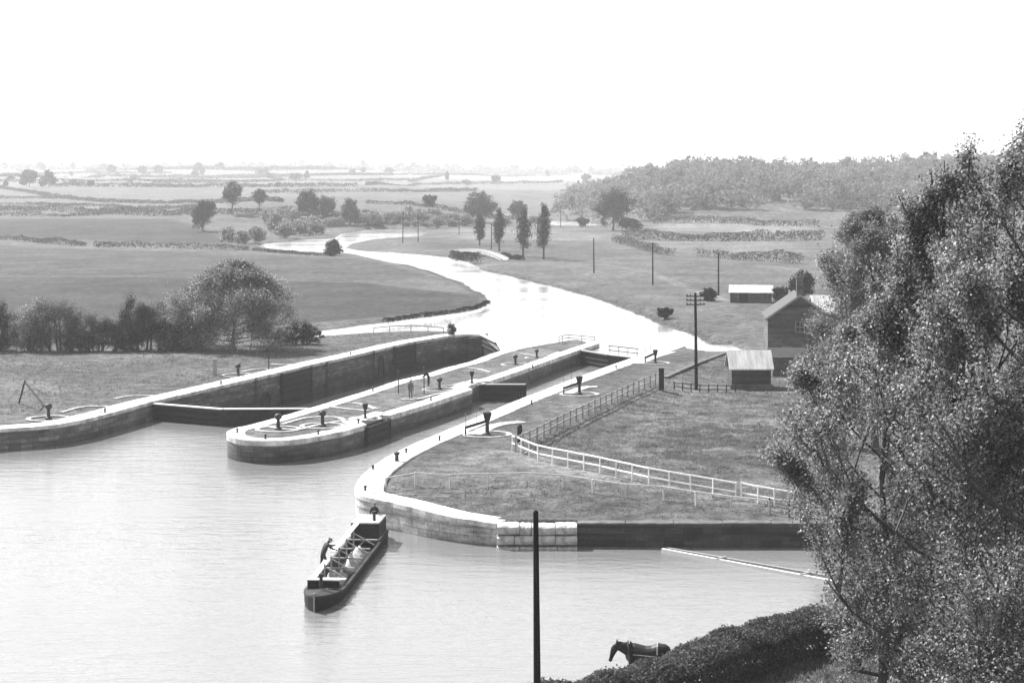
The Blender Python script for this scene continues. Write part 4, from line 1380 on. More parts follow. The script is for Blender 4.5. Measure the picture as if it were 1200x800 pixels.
bush(355, 404, [(352, 390, 18, 12), (336, 394, 14, 9), (370, 394, 10, 7)], 12000, .085, 'leaf_dark', 'low dark bush right of the largest one beside the upper water', 107)
bush(529, 393, [(529, 387, 5, 6)], 900, .1, 'leaf_dark', 'tiny dark bush at the upstream end of the big lock wall', 108, twigs=2)

# ------------------------------------------------------------------ near trees on the right
def branch_tree(name, base, H, seed, label, leaf, nleaf, mat, rad=.3, lean=(0, 0), spread=1.0, first_h=.08, depth=4, limbs=16, upright=.5, blossom_glints=None, lw=1.0, env=None, shoots=()):
    rs = np.random.RandomState(seed); rr = random.Random(seed)
    e = empty(name, base)
    m = MB(); tips = []
    def inside(q):
        if not env: return True
        f = min(1, max(0, q.z / (H * .86)))
        rr_ = float(np.interp(q.z, [v[0] for v in env], [v[1] for v in env], right=0.0))
        return math.hypot(q.x - lean[0] * f, q.y - lean[1] * f) < rr_ * 1.06
    def grow(p, d, L, r, lev):
        pts = [p]; q = p.copy(); dd = d.copy()
        k = 4
        for i in range(k):
            dd = (dd + Vector((rr.uniform(-.18, .18), rr.uniform(-.18, .18), upright * .22))).normalized()
            q = q + dd * (L / k)
            if not inside(q) and len(pts) > 1: break
            pts.append(q.copy())
        k = len(pts) - 1
        m.tube(pts, [r * (1 - .2 * i) for i in range(k + 1)], 6 if lev < 2 else 4, cap=False)
        if lev >= depth - 1:
            tips.append((pts, L))
            return
        nchild = (4, 4, 4, 3)[min(lev, 3)]
        for c in range(nchild):
            t = .3 + .65 * (c + rr.uniform(.1, .9)) / nchild
            i = min(k - 1, int(t * k)); f = t * k - i
            s = pts[i].lerp(pts[i + 1], f)
            ax = Vector((rr.uniform(-1, 1), rr.uniform(-1, 1), rr.uniform(-.3, .8))).normalized()
            nd = (dd * .75 + ax * .85).normalized()
            grow(s, nd, L * rr.uniform(.45, .68), r * .5, lev + 1)
        if k > 2: tips.append((pts[2:], L * .5))
    # trunk
    tp = [Vector((0, 0, -.4))]
    for i in range(1, 8):
        t = i / 7
        tp.append(Vector((lean[0] * t + rr.uniform(-.2, .2), lean[1] * t + rr.uniform(-.2, .2), H * .86 * t)))
    m.tube(tp, [rad * 1.3] + [rad * (1 - .12 * i) for i in range(1, 8)], 9, cap=False)
    for i in range(limbs):
        t = first_h + (1 - first_h) * (i + .5) / limbs
        j = min(6, int(t * 7)); s = tp[j].lerp(tp[j + 1], t * 7 - j)
        a = i * 2.399 + rr.uniform(-.5, .5)
        el = -.15 + 1.2 * t
        prof = (.42 + .7 * math.sin(math.pi * min(1, .12 + .8 * t)) ) * (1.0 if t < .7 else .75)
        L = H * .26 * spread * prof * rr.uniform(.8, 1.15)
        grow(s, Vector((math.cos(a), math.sin(a), el)).normalized(), L, rad * .42 * (1 - .6 * t), 1)
    for (p0, p1) in shoots:
        p0 = Vector(p0); p1 = Vector(p1)
        md = p0.lerp(p1, .5) + Vector((rr.uniform(-.15, .15), rr.uniform(-.15, .15), 0))
        m.tube([p0, md, p1], [.07, .045, .015], 5, cap=False)
        tips.append(([p0.lerp(md, .4), md, md.lerp(p1, .5), p1], 2.2))
        for q in range(4):
            s0 = p0.lerp(p1, rr.uniform(.35, .9)); s1 = s0 + Vector((rr.uniform(-.35, .35), rr.uniform(-.35, .35), rr.uniform(.2, .55)))
            m.tube([s0, s1], [.025, .01], 4, cap=False); tips.append(([s0, s1], .7))
    m.build('trunk', M['bark'], e, fix=False)
    # leaves strung along the twigs
    wts = np.array([L for _, L in tips]) * rs.exponential(1.0, len(tips)) ** 1.3; wts = wts / wts.sum()
    cnt = rs.multinomial(nleaf, wts)
    out = []
    for (pts, L), c in zip(tips, cnt):
        if c == 0: continue
        A = np.array([list(p) for p in pts])
        t = rs.uniform(0, len(A) - 1.001, c); i = t.astype(int); f = (t - i)[:, None]
        q = A[i] * (1 - f) + A[i + 1] * f
        out.append(q + rs.normal(size=(c, 3)) * (.1 + .10 * min(L, 2.5)) * lw)
    p = np.concatenate(out); p = p[p[:, 2] > .05]
    if env:
        tz = np.array([v[0] for v in env]); tr = np.array([v[1] for v in env])
        f = np.clip(p[:, 2] / (H * .86), 0, 1)
        dx, dy = p[:, 0] - lean[0] * f, p[:, 1] - lean[1] * f
        ang_ = np.arctan2(dy, dx)
        k = 1 + .16 * np.sin(ang_ * 3 + p[:, 2] * .9 + seed) + .12 * np.sin(ang_ * 7 - p[:, 2] * 1.7) + .08 * np.sin(p[:, 2] * 3.1 + ang_ * 2)
        over = np.hypot(dx, dy) / np.maximum(.05, np.interp(p[:, 2], tz, tr, right=0.0) * k)
        near_shoot = np.zeros(len(p), bool)
        for (p0, p1) in shoots:
            a0, d0 = np.array(p0), np.array(p1) - np.array(p0)
            t0 = np.clip(((p - a0) @ d0) / (d0 @ d0), 0, 1)
            near_shoot |= np.linalg.norm(p - a0 - t0[:, None] * d0, axis=1) < .55
        p = p[(over < 1 + rs.exponential(.10, len(p))) | near_shoot]
    if blossom_glints:  # share of pale leaves raised to paint glints among the foliage
        sel = rs.uniform(0, 1, len(p)) < blossom_glints
        V, Q = leaves(p[sel], leaf * 1.15, rs, aspect=.8)
        link_mesh('blossom', np_mesh('blossom', V, Q), M['leaf_blossom'], e)
        p = p[~sel]
    V, Q = leaves(p, leaf, rs, aspect=.65, out=np.tile([[-.35, .25, .6]], (len(p), 1)), bias=.55)
    link_mesh('crown', np_mesh('crown', V, Q), M[mat], e)
    tag(e, label, 'tree')
    return e
def nb(px, Y): 
    x = (px - 600) / F * Y
    return Vector((x, Y, land1(x, Y)))
o = branch_tree('wild_bush', ground(275, 410), 11.0, 31, 'largest dome-shaped bush behind the left bank of the lock', .1, 105000, 'leaf_light', .2, spread=2.6, limbs=46, first_h=.02, lw=1.5, blossom_glints=.03, upright=.25,
            env=[(0, 7.4), (2.5, 8.1), (5, 7.6), (7.2, 6.3), (9, 4.4), (10.2, 2.4), (11, .8)])
o['category'] = 'bush'
branch_tree('leafy_tree', nb(1225, 62), 24.5, 7, 'tallest spring tree at the right edge, its fine top against the sky', .06, 150000, 'leaf_light', .34, lean=(.2, 0), spread=1.15, limbs=30, lw=.9, blossom_glints=.07,
            env=[(0, 4), (8, 5.2), (16, 4.4), (19.5, 3.3), (21.6, 2.5), (22.8, 1.6), (24.5, .4)])
branch_tree('leafy_tree', nb(1120, 66), 23.0, 8, 'leafy tree with dark upright shoots rising above the wooded ridge', .06, 135000, 'leaf_light', .28, lean=(.2, 0), spread=1.05, limbs=28, lw=.85, blossom_glints=.09, upright=.9,
            shoots=[((-1.0, 0, 18.6), (-2.05, 0, 21.0)), ((-.6, -.4, 19.4), (-.95, -.4, 21.9)), ((-.4, .2, 19.4), (-.35, .2, 22.2)), ((-1.7, .3, 17.4), (-1.5, .3, 20.4)), ((.1, 0, 20), (.55, 0, 22.9)), ((-2.4, .4, 15.6), (-3.0, .4, 18.8)), ((-2.0, -.6, 16.5), (-2.25, -.6, 19.6))],
            env=[(0, 3), (9, 5.6), (13, 5.4), (15.5, 4.2), (18.2, 2.6), (19.6, 2.0), (20.8, 1.5), (21.8, .5)])
branch_tree('leafy_tree', nb(1040, 72), 16.5, 18, 'spreading leafy tree whose branches reach out over the quay and boom', .06, 125000, 'leaf_light', .24, lean=(-.2, 0), spread=1.3, limbs=24, lw=.85, blossom_glints=.10, first_h=.12,
            env=[(0, 1.6), (4, 2.2), (6.5, 3.1), (8.6, 4.2), (12, 4.5), (14, 3.4), (16.5, 1.0)])
branch_tree('leafy_tree', nb(1025, 150), 19.8, 9, 'soft grey tree standing beyond the big right-hand trees near the cottage', .1, 100000, 'leaf_pale', .3, spread=1.3, limbs=28, lw=1.3, blossom_glints=.05,
            env=[(0, 4), (7, 5.4), (11, 5.0), (14.5, 4.0), (17, 3.1), (18.6, 1.8), (19.8, .4)])
bush(1080, 830, [(1085, 740, 50, 60), (1130, 730, 60, 70), (1175, 770, 60, 70), (1062, 785, 36, 45), (1115, 800, 65, 50)], 60000, .055, 'leaf_light', 'low leafy thicket at the foot of the right-hand trees', 121, name='thicket', clumps=260, shell=.4, spread=.12)
bush(1190, 850, [(1180, 740, 35, 60), (1205, 700, 35, 60), (1150, 800, 40, 45)], 14000, .06, 'leaf_blossom', 'white-flowering bush in the bottom right corner', 122, name='flowering_bush', clumps=120, spread=.1)
bush(1130, 560, [(1130, 560, 60, 80), (1190, 500, 50, 80), (1080, 640, 45, 60)], 50000, .06, 'leaf_light', 'tall understorey growth between the right-hand trunks', 123, name='tall_thicket', clumps=300, shell=.4, spread=.1) if False else None

# rough grass
def tufts():
    rs = np.random.RandomState(21)
    P0 = [ground(*p) for p in ((560, 500), (960, 430), (990, 600), (620, 560))]
    pts = []
    fx = np.array([(p.x, p.y) for p in field_poly])
    X = rs.uniform(fx[:, 0].min(), fx[:, 0].max(), 26000); Y = rs.uniform(fx[:, 1].min(), fx[:, 1].max(), 26000)
    d, _, ins = seg_dist(X, Y, field_poly)
    k = ins & (d > .4) & (wob(X, Y, 2.2) + rs.normal(size=len(X)) * .35 > -.05)
    pts.append(np.stack([X[k], Y[k]], -1))
    # left bank
    X = rs.uniform(-75, -5, 26000); Y = rs.uniform(166, 252, 26000)
    d, idx, ins = seg_dist(X, Y, basin)
    k = (~ins) & (d > 3.2) & (wob(X, Y, 2.6) + rs.normal(size=len(X)) * .4 > .1)
    pts.append(np.stack([X[k], Y[k]], -1))
    # quay turf
    X = rs.uniform(-8, 20, 900); Y = rs.uniform(117, 131, 900)
    d, idx, ins = seg_dist(X, Y, basin)
    k = (~ins) & (d > 2.0)
    pts.append(np.stack([X[k], Y[k]], -1))
    # strip of grass this side of the hedge
    X = rs.uniform(9, 24, 12000); Y = rs.uniform(70, 85, 12000)
    pts.append(np.stack([X, Y], -1))
    # river banks
    for poly in (left_bank + [], right_bank + []):
        for a, b in zip(poly[:-1], poly[1:]):
            if a.y > 450: continue
            n = int((b - a).length * 14)
            t = rs.uniform(0, 1, (n, 1)); q = np.array(a)[None, :2] * (1 - t) + np.array(b)[None, :2] * t
            pts.append(q + rs.normal(size=(n, 2)) * .9)
    for q in range(170):
        if q < 70: c = ground(rs.uniform(770, 915), rs.uniform(503, 540))
        else: c = ground(rs.uniform(620, 930), rs.uniform(470, 560))
        if not seg_dist(np.array([c.x]), np.array([c.y]), field_poly)[2][0]: continue
        rr_ = rs.uniform(.25, .9)
        pts.append(np.array([[c.x, c.y]]) + rs.normal(size=(int(60 * rr_), 2)) * np.array([[rr_ * .9, rr_ * .6]]))
    p = np.concatenate(pts)
    z = terr(p[:, 0], p[:, 1])
    ok = z > .1
    p = p[ok]; z = z[ok]
    nb_ = 4
    base = np.repeat(np.stack([p[:, 0], p[:, 1], z], -1), nb_, 0)
    n = len(base)
    base[:, :2] += rs.normal(size=(n, 2)) * .09
    h = rs.uniform(.06, .2, n) * (1 + .5 * (rs.uniform(0, 1, n) < .06))
    a = rs.uniform(0, 6.28, n); w = .03
    dx = np.stack([np.cos(a), np.sin(a), np.zeros(n)], -1) * w
    top = base + np.stack([rs.normal(size=n) * .08, rs.normal(size=n) * .08, h], -1)
    V = np.stack([base - dx, base + dx, top + dx * .25, top - dx * .25], 1).reshape(-1, 3)
    o = link_mesh('rough_grass', np_mesh('rough_grass', V, np.arange(n * 4).reshape(-1, 4)), M['grass_blade'])
    tag(o, 'tufts of rough grass over the banks and the field', 'grass', kind='stuff')
tufts()

# ------------------------------------------------------------------ buildings
def uvbox(m, a, b, z0, z1):
    """vertical wall quad from a to b with metre uvs"""
    L = (Vector(b) - Vector(a)).length
    m.add([(a[0], a[1], z0), (b[0], b[1], z0), (b[0], b[1], z1), (a[0], a[1], z1)], [(0, 1, 2, 3)], [[(0, z0), (L, z0), (L, z1), (0, z1)]])

def gabled(name, loc, rz, W, D, eave, ridge, wall_mat, roof_mat, label, cat, axis='y', over=.25, end_mat=None, slab=.12):
    """W along local x, D along local y; ridge along axis"""
    e = empty(name, loc, rz)
    x, y = W / 2, D / 2
    cor = [(-x, -y), (x, -y), (x, y), (-x, y)]
    m = MB(); me2 = MB()
    for i in range(4):
        tgt = me2 if (end_mat and ((axis == 'y' and i in (0, 2)) or (axis == 'x' and i in (1, 3)))) else m
        uvbox(tgt, cor[i], cor[(i + 1) % 4], -.4, eave)
    if axis == 'y': tri = [((-x, -y), (x, -y), (0, -y)), ((x, y), (-x, y), (0, y))]
    else: tri = [((x, -y), (x, y), (x, 0)), ((-x, y), (-x, -y), (-x, 0))]
    for a, b, c in tri:
        L = (Vector(a) - Vector(b)).length
        (me2 if end_mat else m).add([(a[0], a[1], eave), (b[0], b[1], eave), (c[0], c[1], ridge)], [(0, 1, 2)], [[(0, eave), (L, eave), (L / 2, ridge)]])
    m.build('wall', wall_mat, e)
    if end_mat: me2.build('gable_end', end_mat, e)
    m = MB()
    s = (ridge - eave) / (x if axis == 'y' else y)
    for sg in (-1, 1):
        if axis == 'y':
            q = [(sg * (x + over), -y - over, eave - s * over), (0, -y - over, ridge), (0, y + over, ridge), (sg * (x + over), y + over, eave - s * over)]
        else:
            q = [(-x - over, sg * (y + over), eave - s * over), (-x - over, 0, ridge), (x + over, 0, ridge), (x + over, sg * (y + over), eave - s * over)]
        vs = [(a, b, c + .01) for a, b, c in q] + [(a, b, c + slab) for a, b, c in q]
        m.add(vs, [(3, 2, 1, 0), (4, 5, 6, 7), (0, 1, 5, 4), (1, 2, 6, 5), (2, 3, 7, 6), (3, 0, 4, 7)])
    roof = m.build('roof', roof_mat, e)
    tag(e, label, cat)
    return e, roof

# cottage
cb = ground(937, 432)
cb.z = 1.25
cot, roof = gabled('brick_cottage', cb + Vector((.4, 4.5, 0)), R(-4.5), 7.2, 9.0, 5.6, 8.1, M['brick'], M['slate'], 'dark brick cottage with its gable end towards the lock', 'cottage')
m = MB(); m.box((0, -4.0, 8.9), (.75, .9, 2.3)); m.box((0, -4.0, 10.1), (.9, 1.05, .16)); ch = m.build('chimney', M['brick'], roof)
for s in (-.2, .2): MB().lathe([(.13, 0), (.11, .5)], (s, -4.0, 10.18), n=8).build('chimney_pot', M['brick'], roof)
for sg in (-1, 1): MB().beam((sg * 3.9, -4.78, 5.42), (0, -4.78, 8.16), .06, .22).build('barge_board', M['wood_grey'], cot)
for (x, z, w, h) in ((-1.5, 1.7, 1.0, 1.3), (1.5, 1.7, 1.0, 1.3), (0, 4.6, .95, 1.2)):
    wn = MB()
    for a, b, cw, chh in ((-w / 2, 0, .08, h), (w / 2, 0, .08, h), (0, 0, .05, h)): wn.box((x + a, -4.53, z), (cw, .08, chh))
    for b in (-h / 2, 0, h / 2): wn.box((x, -4.535, z + b), (w + .08, .07, .07))
    f = wn.build('window', M['wood_grey'], cot)
    MB().box((x, -4.51, z), (w, .04, h)).build('pane', M['glass'], f)
# pale low roof behind
e, _ = gabled('outbuilding', ground(985, 398) + Vector((0, 0, 0)), R(4), 7.5, 5, 3.6, 5.6, M['brick'], M['tin'], 'outbuilding with a bright roof showing right of the cottage', 'outbuilding', axis='x')
# lean-to at the cottage
e, _ = gabled('brick_outhouse', ground(922, 440), R(2), 3.6, 3.0, 2.1, 2.9, M['brick'], M['slate'], 'low brick outhouse between the white-roofed hut and the cottage', 'outhouse', axis='x')
# hut with white roof
hb_ = ground(880, 457)
hut, roof = gabled('timber_hut', hb_ + Vector((0, 1.6, 0)), R(1.5), 4.0, 3.2, 2.25, 3.75, M['boards'], M['tin'], 'tarred timber hut with a bright white roof below the cottage', 'hut', axis='x', over=.28)
m = MB(); m.box((0, -1.72, .28), (4.3, .25, .5)); m.build('plinth', M['brick'], hut)
# far shed
sb = ground(882, 355)
shed, _ = gabled('long_shed', sb + Vector((0, 2.0, 0)), R(-9), 6.8, 3.6, 1.75, 2.75, M['shed_front'], M['tin'], 'long low shed with a pale roof in the meadow', 'shed', axis='x', end_mat=M['shed_end'])
MB().box((-1.2, -1.83, .8), (1.4, .06, 1.6)).build('door', M['boards'], shed)

# retaining wall between lock platform and the low field
wl = [ground(782, 445), ground(800, 436), ground(820, 427), ground(852, 415)]
for p in wl: p.z = 1.95
wall('retaining_wall', wl, 1, 'dark retaining wall slanting from the stout post to the hut', M['stone_black'], thick=.6, zbot=-.5, cat='wall', cop=.12, cop_mat=M['quay_cap'])
rail_fence('yard_fence', gp((790, 457), (818, 460), (842, 460), (862, 461)), 'low dark paling round the foot of the crossarmed pole', 'fence', .8, .1, [.3, .7], .9, M['wood_dark'], .05, .07)

# hump footbridge by the poplars
fb = ground(560, 303)
r = empty('footbridge', fb)
a0 = ground(536, 296) - fb; a1 = ground(592, 305) - fb
m = MB(); top = []; N = 16
for i in range(N + 1):
    t = i / N; p = a0.lerp(a1, t); top.append(Vector((p.x, p.y, .3 + 1.1 * math.sin(math.pi * t) ** .8 - .2 * t)))
d = (a1 - a0); d.z = 0; d.normalize(); w = Vector((-d.y, d.x, 0)) * 1.0
for i in range(N):
    A, B = top[i], top[i + 1]
    m.add([A - w, B - w, B + w, A + w, A - w - Vector((0, 0, .3)), B - w - Vector((0, 0, .3)), B + w - Vector((0, 0, .3)), A + w - Vector((0, 0, .3))],
          [(0, 1, 2, 3), (7, 6, 5, 4), (0, 4, 5, 1), (2, 6, 7, 3)])
m.build('deck', M['coping'], r)
for lo_, hi_ in ((0, 5), (11, N)):
    m = MB()
    for i in range(lo_, hi_):
        A, B = top[i], top[i + 1]
        m.add([(*(A - w)[:2], A.z - .3), (*(B - w)[:2], B.z - .3), (*(B - w)[:2], -.8), (*(A - w)[:2], -.8)], [(0, 1, 2, 3)], [[(i, A.z), (i + 1, B.z), (i + 1, -.8), (i, -.8)]])
    m.build('side_wall', M['stone_black'], r)
for s in (-1, 1):
    m = MB()
    for i in range(N):
        m.beam(top[i] + w * .95 * s + Vector((0, 0, .2)), top[i + 1] + w * .95 * s + Vector((0, 0, .2)), .2, .45)
    m.build('parapet', M['wood_grey'], r)
tag(r, 'pale humped footbridge beside the river near the poplars', 'bridge')

# ------------------------------------------------------------------ figures
def skin_body(name, joints, edges, mat, parent=None, loc=None, root=0, sub=1, rz=0):
    me = bpy.data.meshes.new(name)
    me.from_pydata([j[:3] for j in joints], edges, [])
    o = link_mesh(name, me, mat, parent)
    o.modifiers.new('Skin', 'SKIN')
    if not me.skin_vertices: me.skin_vertices.new()
    for i, j in enumerate(joints):
        sv = me.skin_vertices[0].data[i]
        r = j[3]
        sv.radius = (r, r) if not isinstance(r, tuple) else r
        sv.use_root = (i == root)
    o.modifiers[0].use_smooth_shade = True
    s = o.modifiers.new('Subdivision', 'SUBSURF'); s.levels = sub; s.render_levels = sub
    if loc is not None: o.location = loc
    o.rotation_euler.z = rz
    return o

def person(loc, rz, label, bend=0.0, twist=0.0, arms=((.35, .25, -.35), (.35, -.25, -.35)), coat='cloth_dark', legs=((.02, .12), (-.02, -.12)), hat=True, scale=1.0):
    """stands at loc facing local +x; bend leans the trunk forward (radians)"""
    hip = Vector((0, 0, .92))
    cb, sb = math.cos(bend), math.sin(bend)
    def up_(f, z, side=0): return Vector((hip.x + sb * z + cb * f, side, hip.z + cb * z - sb * f))
    J = []; E = []
    def j(p, r): J.append((p[0], p[1], p[2], r)); return len(J) - 1
    pel = j(hip, (.15, .12)); 
    wst = j(up_(0, .2), (.18, .14)); chs = j(up_(0, .42), (.22, .16)); nek = j(up_(.01, .58), .065); hd0 = j(up_(.03, .66), .085); hd1 = j(up_(.05, .76), .1); hd2 = j(up_(.04, .85), .06)
    E += [(pel, wst), (wst, chs), (chs, nek), (nek, hd0), (hd0, hd1), (hd1, hd2)]
    for k, s in ((0, 1), (1, -1)):
        sh = j(up_(0, .5, s * .2), .085)
        tgt = up_(arms[k][0], .5 + arms[k][2], arms[k][1])
        a = Vector(J[sh][:3]); el_ = a.lerp(tgt, .5) + Vector((-.03, s * .05, -.05))
        el = j(el_, .066); wr = j(tgt, .042)
        dv = (tgt - el_).normalized()
        ha = j(tgt + dv * .09, .04)
        E += [(chs, sh), (sh, el), (el, wr), (wr, ha)]
        th = j((0, s * .1, .86), .11)
        fx, fy = legs[k]
        kn = j((fx * .6 + .04, s * .1 + fy * .2, .48), .08); an = j((fx, s * .1, .09), .06); to = j((fx + .17, s * .11, .05), .04)
        E += [(pel, th), (th, kn), (kn, an), (an, to)]
        for q in range(4):     # fingers and thumb
            f = j(tgt + dv * (.15 + .012 * (q % 2)) + Vector((0, (q - 1.5) * .022, -.012)), .01)
            E.append((ha, f))
        f = j(tgt + dv * .1 + Vector((.01, -s * .05, .02)), .011); E.append((ha, f))
    o = skin_body('person', J, E, M[coat], loc=loc, rz=rz)
    o.scale = (scale,) * 3
    hd = Vector(J[hd1][:3]); fwd = Vector((cb, 0, -sb)); upv = Vector((sb, 0, cb))
    # face and cap
    m = MB()
    m.lathe([(.05, -.09), (.088, -.05), (.1, 0), (.098, .05), (.08, .09)], n=14)
    q = upv.to_track_quat('Z', 'Y').to_matrix()
    m.v = [tuple(hd + fwd * .018 + q @ Vector(v)) for v in m.v]
    m.beam(hd + fwd * .11 + upv * -.03, hd + fwd * .145 + upv * -.03, .03, .05)
    hf = m.build('head', M['skin'], o, smooth=True)
    m = MB()
    for s in (-1, 1): m.beam(hd + fwd * .1 + Vector((0, s * .035, 0)) + upv * .015, hd + fwd * .117 + Vector((0, s * .035, 0)) + upv * .015, .025, .015)
    m.beam(hd + fwd * .095 + Vector((0, -.03, 0)) - upv * .062, hd + fwd * .095 + Vector((0, .03, 0)) - upv * .062, .015, .012)
    m.build('face', M['coal'], hf)
    if hat:
        m = MB(); m.lathe([(.1, .04), (.12, .06), (.125, .1), (.09, .135), (.02, .14)], n=14)
        m.v = [tuple(hd + q @ Vector(v)) for v in m.v]
        m.beam(hd + upv * .06 + fwd * .08, hd + upv * .045 + fwd * .2, .16, .015)
        m.build('cap', M['cloth_mid'], o)
    tag(o, label, 'person')
    return o

# ------------------------------------------------------------------ narrowboat
bow = P(368, 717, 0); stern = P(440, 627, 0)
v = bow - stern; BL = v.length; ang = math.atan2(v.y, v.x)
boat = empty('narrowboat', stern, ang)          # local +x towards the bow
def halfw(t):   # t 0 stern .. 1 bow
    if t < .08: return 1.05 * (.35 + .65 * math.sin(math.pi / 2 * t / .08) ** .8)
    if t > .84: return 1.05 * max(.03, math.cos(math.pi / 2 * (t - .84) / .16) ** .62)
    return 1.05
def sheer(t): return .5 + .28 * max(0, (t - .78) / .22) ** 1.6 + .22 * max(0, (.14 - t) / .14) ** 1.5
N = 44
m = MB(); inn = MB(); gw = MB()
st = []
for i in range(N + 1):
    t = i / N; t = t
    st.append((t * BL, halfw(t), sheer(t)))
def strip(mb, rows, flip=False):
    for a, b in zip(rows[:-1], rows[1:]):
        for k in range(len(a) - 1):
            mb.add([a[k], b[k], b[k + 1], a[k + 1]], [(0, 1, 2, 3)])
rows = []
for x, w, z in st:
    rows.append([(x, -w, z), (x, -w * .99, .15), (x * .995 + .05, -w * .9, -.35), (x, 0, -.4), (x * .995 + .05, w * .9, -.35), (x, w * .99, .15), (x, w, z)])
strip(m, rows)
m.build('hull', M['hull'], boat, smooth=True)
rows = []
for x, w, z in st:
    wi = max(.0, w - .13)
    rows.append([(x, -w - .02, z - .1), (x, -w - .03, z + .04), (x, -wi, z + .05), (x, -wi, z - .15)])
strip(gw, rows)
rows = [[(x, y * -1, zz) for x, y, zz in r_] for r_ in rows]
strip(gw, rows)
gw.build('gunwale', M['cabin'], boat)
m = MB(); rows = []
for x, w, z in st:
    wi = max(0, w - .14)
    rows.append([(x, -wi, z), (x, -wi * .95, .02), (x, wi * .95, .02), (x, wi, z)])
strip(m, rows); m.build('hold_lining', M['wood_dark'], boat)
# foredeck
m = MB(); rows = []
for i in range(N + 1):
    t = i / N
    if t < .87: continue
    x, w, z = st[i]; rows.append([(x, -w, z + .05), (x, 0, z + .13), (x, w, z + .05)])
strip(m, rows); m.build('foredeck', M['cabin'], boat)
xf = .87 * BL
m = MB(); m.box((xf, 0, .9), (.08, 1.75, .4)); m.build('bulkhead', M['hull'], boat)
m = MB(); m.box((xf + .0, 0, 1.13), (.22, 1.8, .07)); m.build('beam', M['white_paint'], boat)
m = MB(); m.box((.8 * BL, .0, .85), (.3, 1.9, .07)); m.build('beam', M['white_paint'], boat)
m = MB(); m.lathe([(.1, .9), (.1, 1.5), (.13, 1.52), (.13, 1.6)], (xf + .7, 0, 0), n=10); m.build('mooring_stud', M['iron'], boat)
m = MB(); m.beam((BL - .02, 0, .0), (BL + .03, 0, 1.0), .08, .08); m.build('stem_post', M['wood_grey'], boat)
# cabin
m = MB(); c0, c1 = .06 * BL, .2 * BL
m.box(((c0 + c1) / 2, 0, 1.05), (c1 - c0, 1.75, .9)); m.build('cabin', M['cabin'], boat, bevel=.05)
m = MB(); m.box(((c0 + c1) / 2, 0, 1.54), (c1 - c0 + .1, 1.8, .08)); m.build('cabin_roof', M['roof_paint'], boat, bevel=.03)
MB().box((c1 - .3, 0, 1.6), (.45, 1.7, .04)).build('roof_plank', M['white_paint'], boat)
m = MB(); m.lathe([(.09, 1.58), (.09, 2.15), (.12, 2.17), (.12, 2.22)], (c1 - .5, .5, 0), n=10); m.build('stove_chimney', M['iron'], boat)
m = MB(); m.tube([(-.25, 0, .5), (-.2, 0, 1.15), (.55, 0, 1.3)], [.05, .045, .035], 8); m.box((-.32, 0, .2), (.5, .07, 1.0)); m.build('rudder', M['wood_dark'], boat)
# stands and the top planks along the hold (towards the photo's left side)
stands = [.3, .42, .54, .66, .76]
for t in stands:
    m = MB()
    m.beam((t * BL, -.36, .05), (t * BL, -.36, 1.5), .09, .09); m.beam((t * BL, .9, .65), (t * BL, -.36, 1.35), .06, .06)
    m.build('stand', M['wood_grey'], boat)
m = MB(); m.beam((.2 * BL, -.5, 1.55), (.6 * BL, -.5, 1.5), .3, .06); m.build('top_plank', M['white_paint'], boat)
m = MB(); m.beam((.66 * BL, -.62, 1.25), (.84 * BL, -.7, 1.05), .32, .06); m.build('gang_plank', M['white_paint'], boat)
for k in range(5):
    t = .26 + k * .13; MB().box((t * BL, 0, .78), (.12, 1.9, .08)).build('cross_beam', M['wood_grey'], boat)
tag(boat, 'black narrowboat with open hold and white top planks on the pool', 'boat')
# cargo
def heap(name, t0, t1, y0, y1, h, mat, label, seed):
    rs = random.Random(seed); m = MB(); nx, ny = 12, 8
    vs = []
    for i in range(nx + 1):
        for j in range(ny + 1):
            u, w = i / nx, j / ny
            b = (math.sin(math.pi * u) * math.sin(math.pi * w)) ** .5 if 0 < u < 1 and 0 < w < 1 else 0
            vs.append(((t0 + (t1 - t0) * u) * BL, y0 + (y1 - y0) * w, .06 + h * b * rs.uniform(.75, 1.1)))
    fs = [(i * (ny + 1) + j, (i + 1) * (ny + 1) + j, (i + 1) * (ny + 1) + j + 1, i * (ny + 1) + j + 1) for i in range(nx) for j in range(ny)]
    n = len(vs)
    m.add(vs, fs)
    m.add([(t0 * BL, y0, .05), (t1 * BL, y0, .05), (t1 * BL, y1, .05), (t0 * BL, y1, .05)], [(0, 1, 2, 3)])
    o = m.build(name, M[mat], smooth=True)
    o.location = stern; o.rotation_euler.z = ang
    tag(o, label, 'cargo')
heap('cargo_sheet', .34, .52, -.25, .85, .95, 'tarp', 'heap of white sheeting lying in the middle of the boat hold', 1)
heap('cargo_sheet', .66, .72, -.55, .2, .8, 'tarp', 'small pale bundle in the hold near the leaning man', 2)
heap('cargo_heap', .52, .84, -.2, .88, .6, 'coal', 'dark heap of cargo in the bow half of the boat hold', 3)
def bp(t, y, z):
    M3 = Matrix.Rotation(ang, 3, 'Z'); return stern + M3 @ Vector((t * BL, y, z))
person(bp(.625, -.98, .56), R(28), 'person leaning forward in dark working clothes on the side of the narrowboat', bend=.5, arms=((.5, .16, .12), (.52, -.16, -.05)), legs=((-.1, .12), (.16, -.12)), scale=1.04)
person(bp(.045, .1, .62), ang, 'person in dark clothes standing at the tiller of the narrowboat', bend=.15, coat='cloth_dark', arms=((.3, .2, -.3), (.1, -.3, -.45)), scale=.92)
person(P(502.5, 452, ZC), R(165), 'person stooping in dark clothes over the gear on the island', bend=.55, coat='cloth_dark', arms=((.5, .15, -.2), (.5, -.15, -.25)))
person(P(481, 467, ZC), R(-60), 'person standing upright in grey clothes near the middle of the island', bend=.05, coat='cloth_mid', arms=((.1, .24, -.5), (.1, -.24, -.5)))

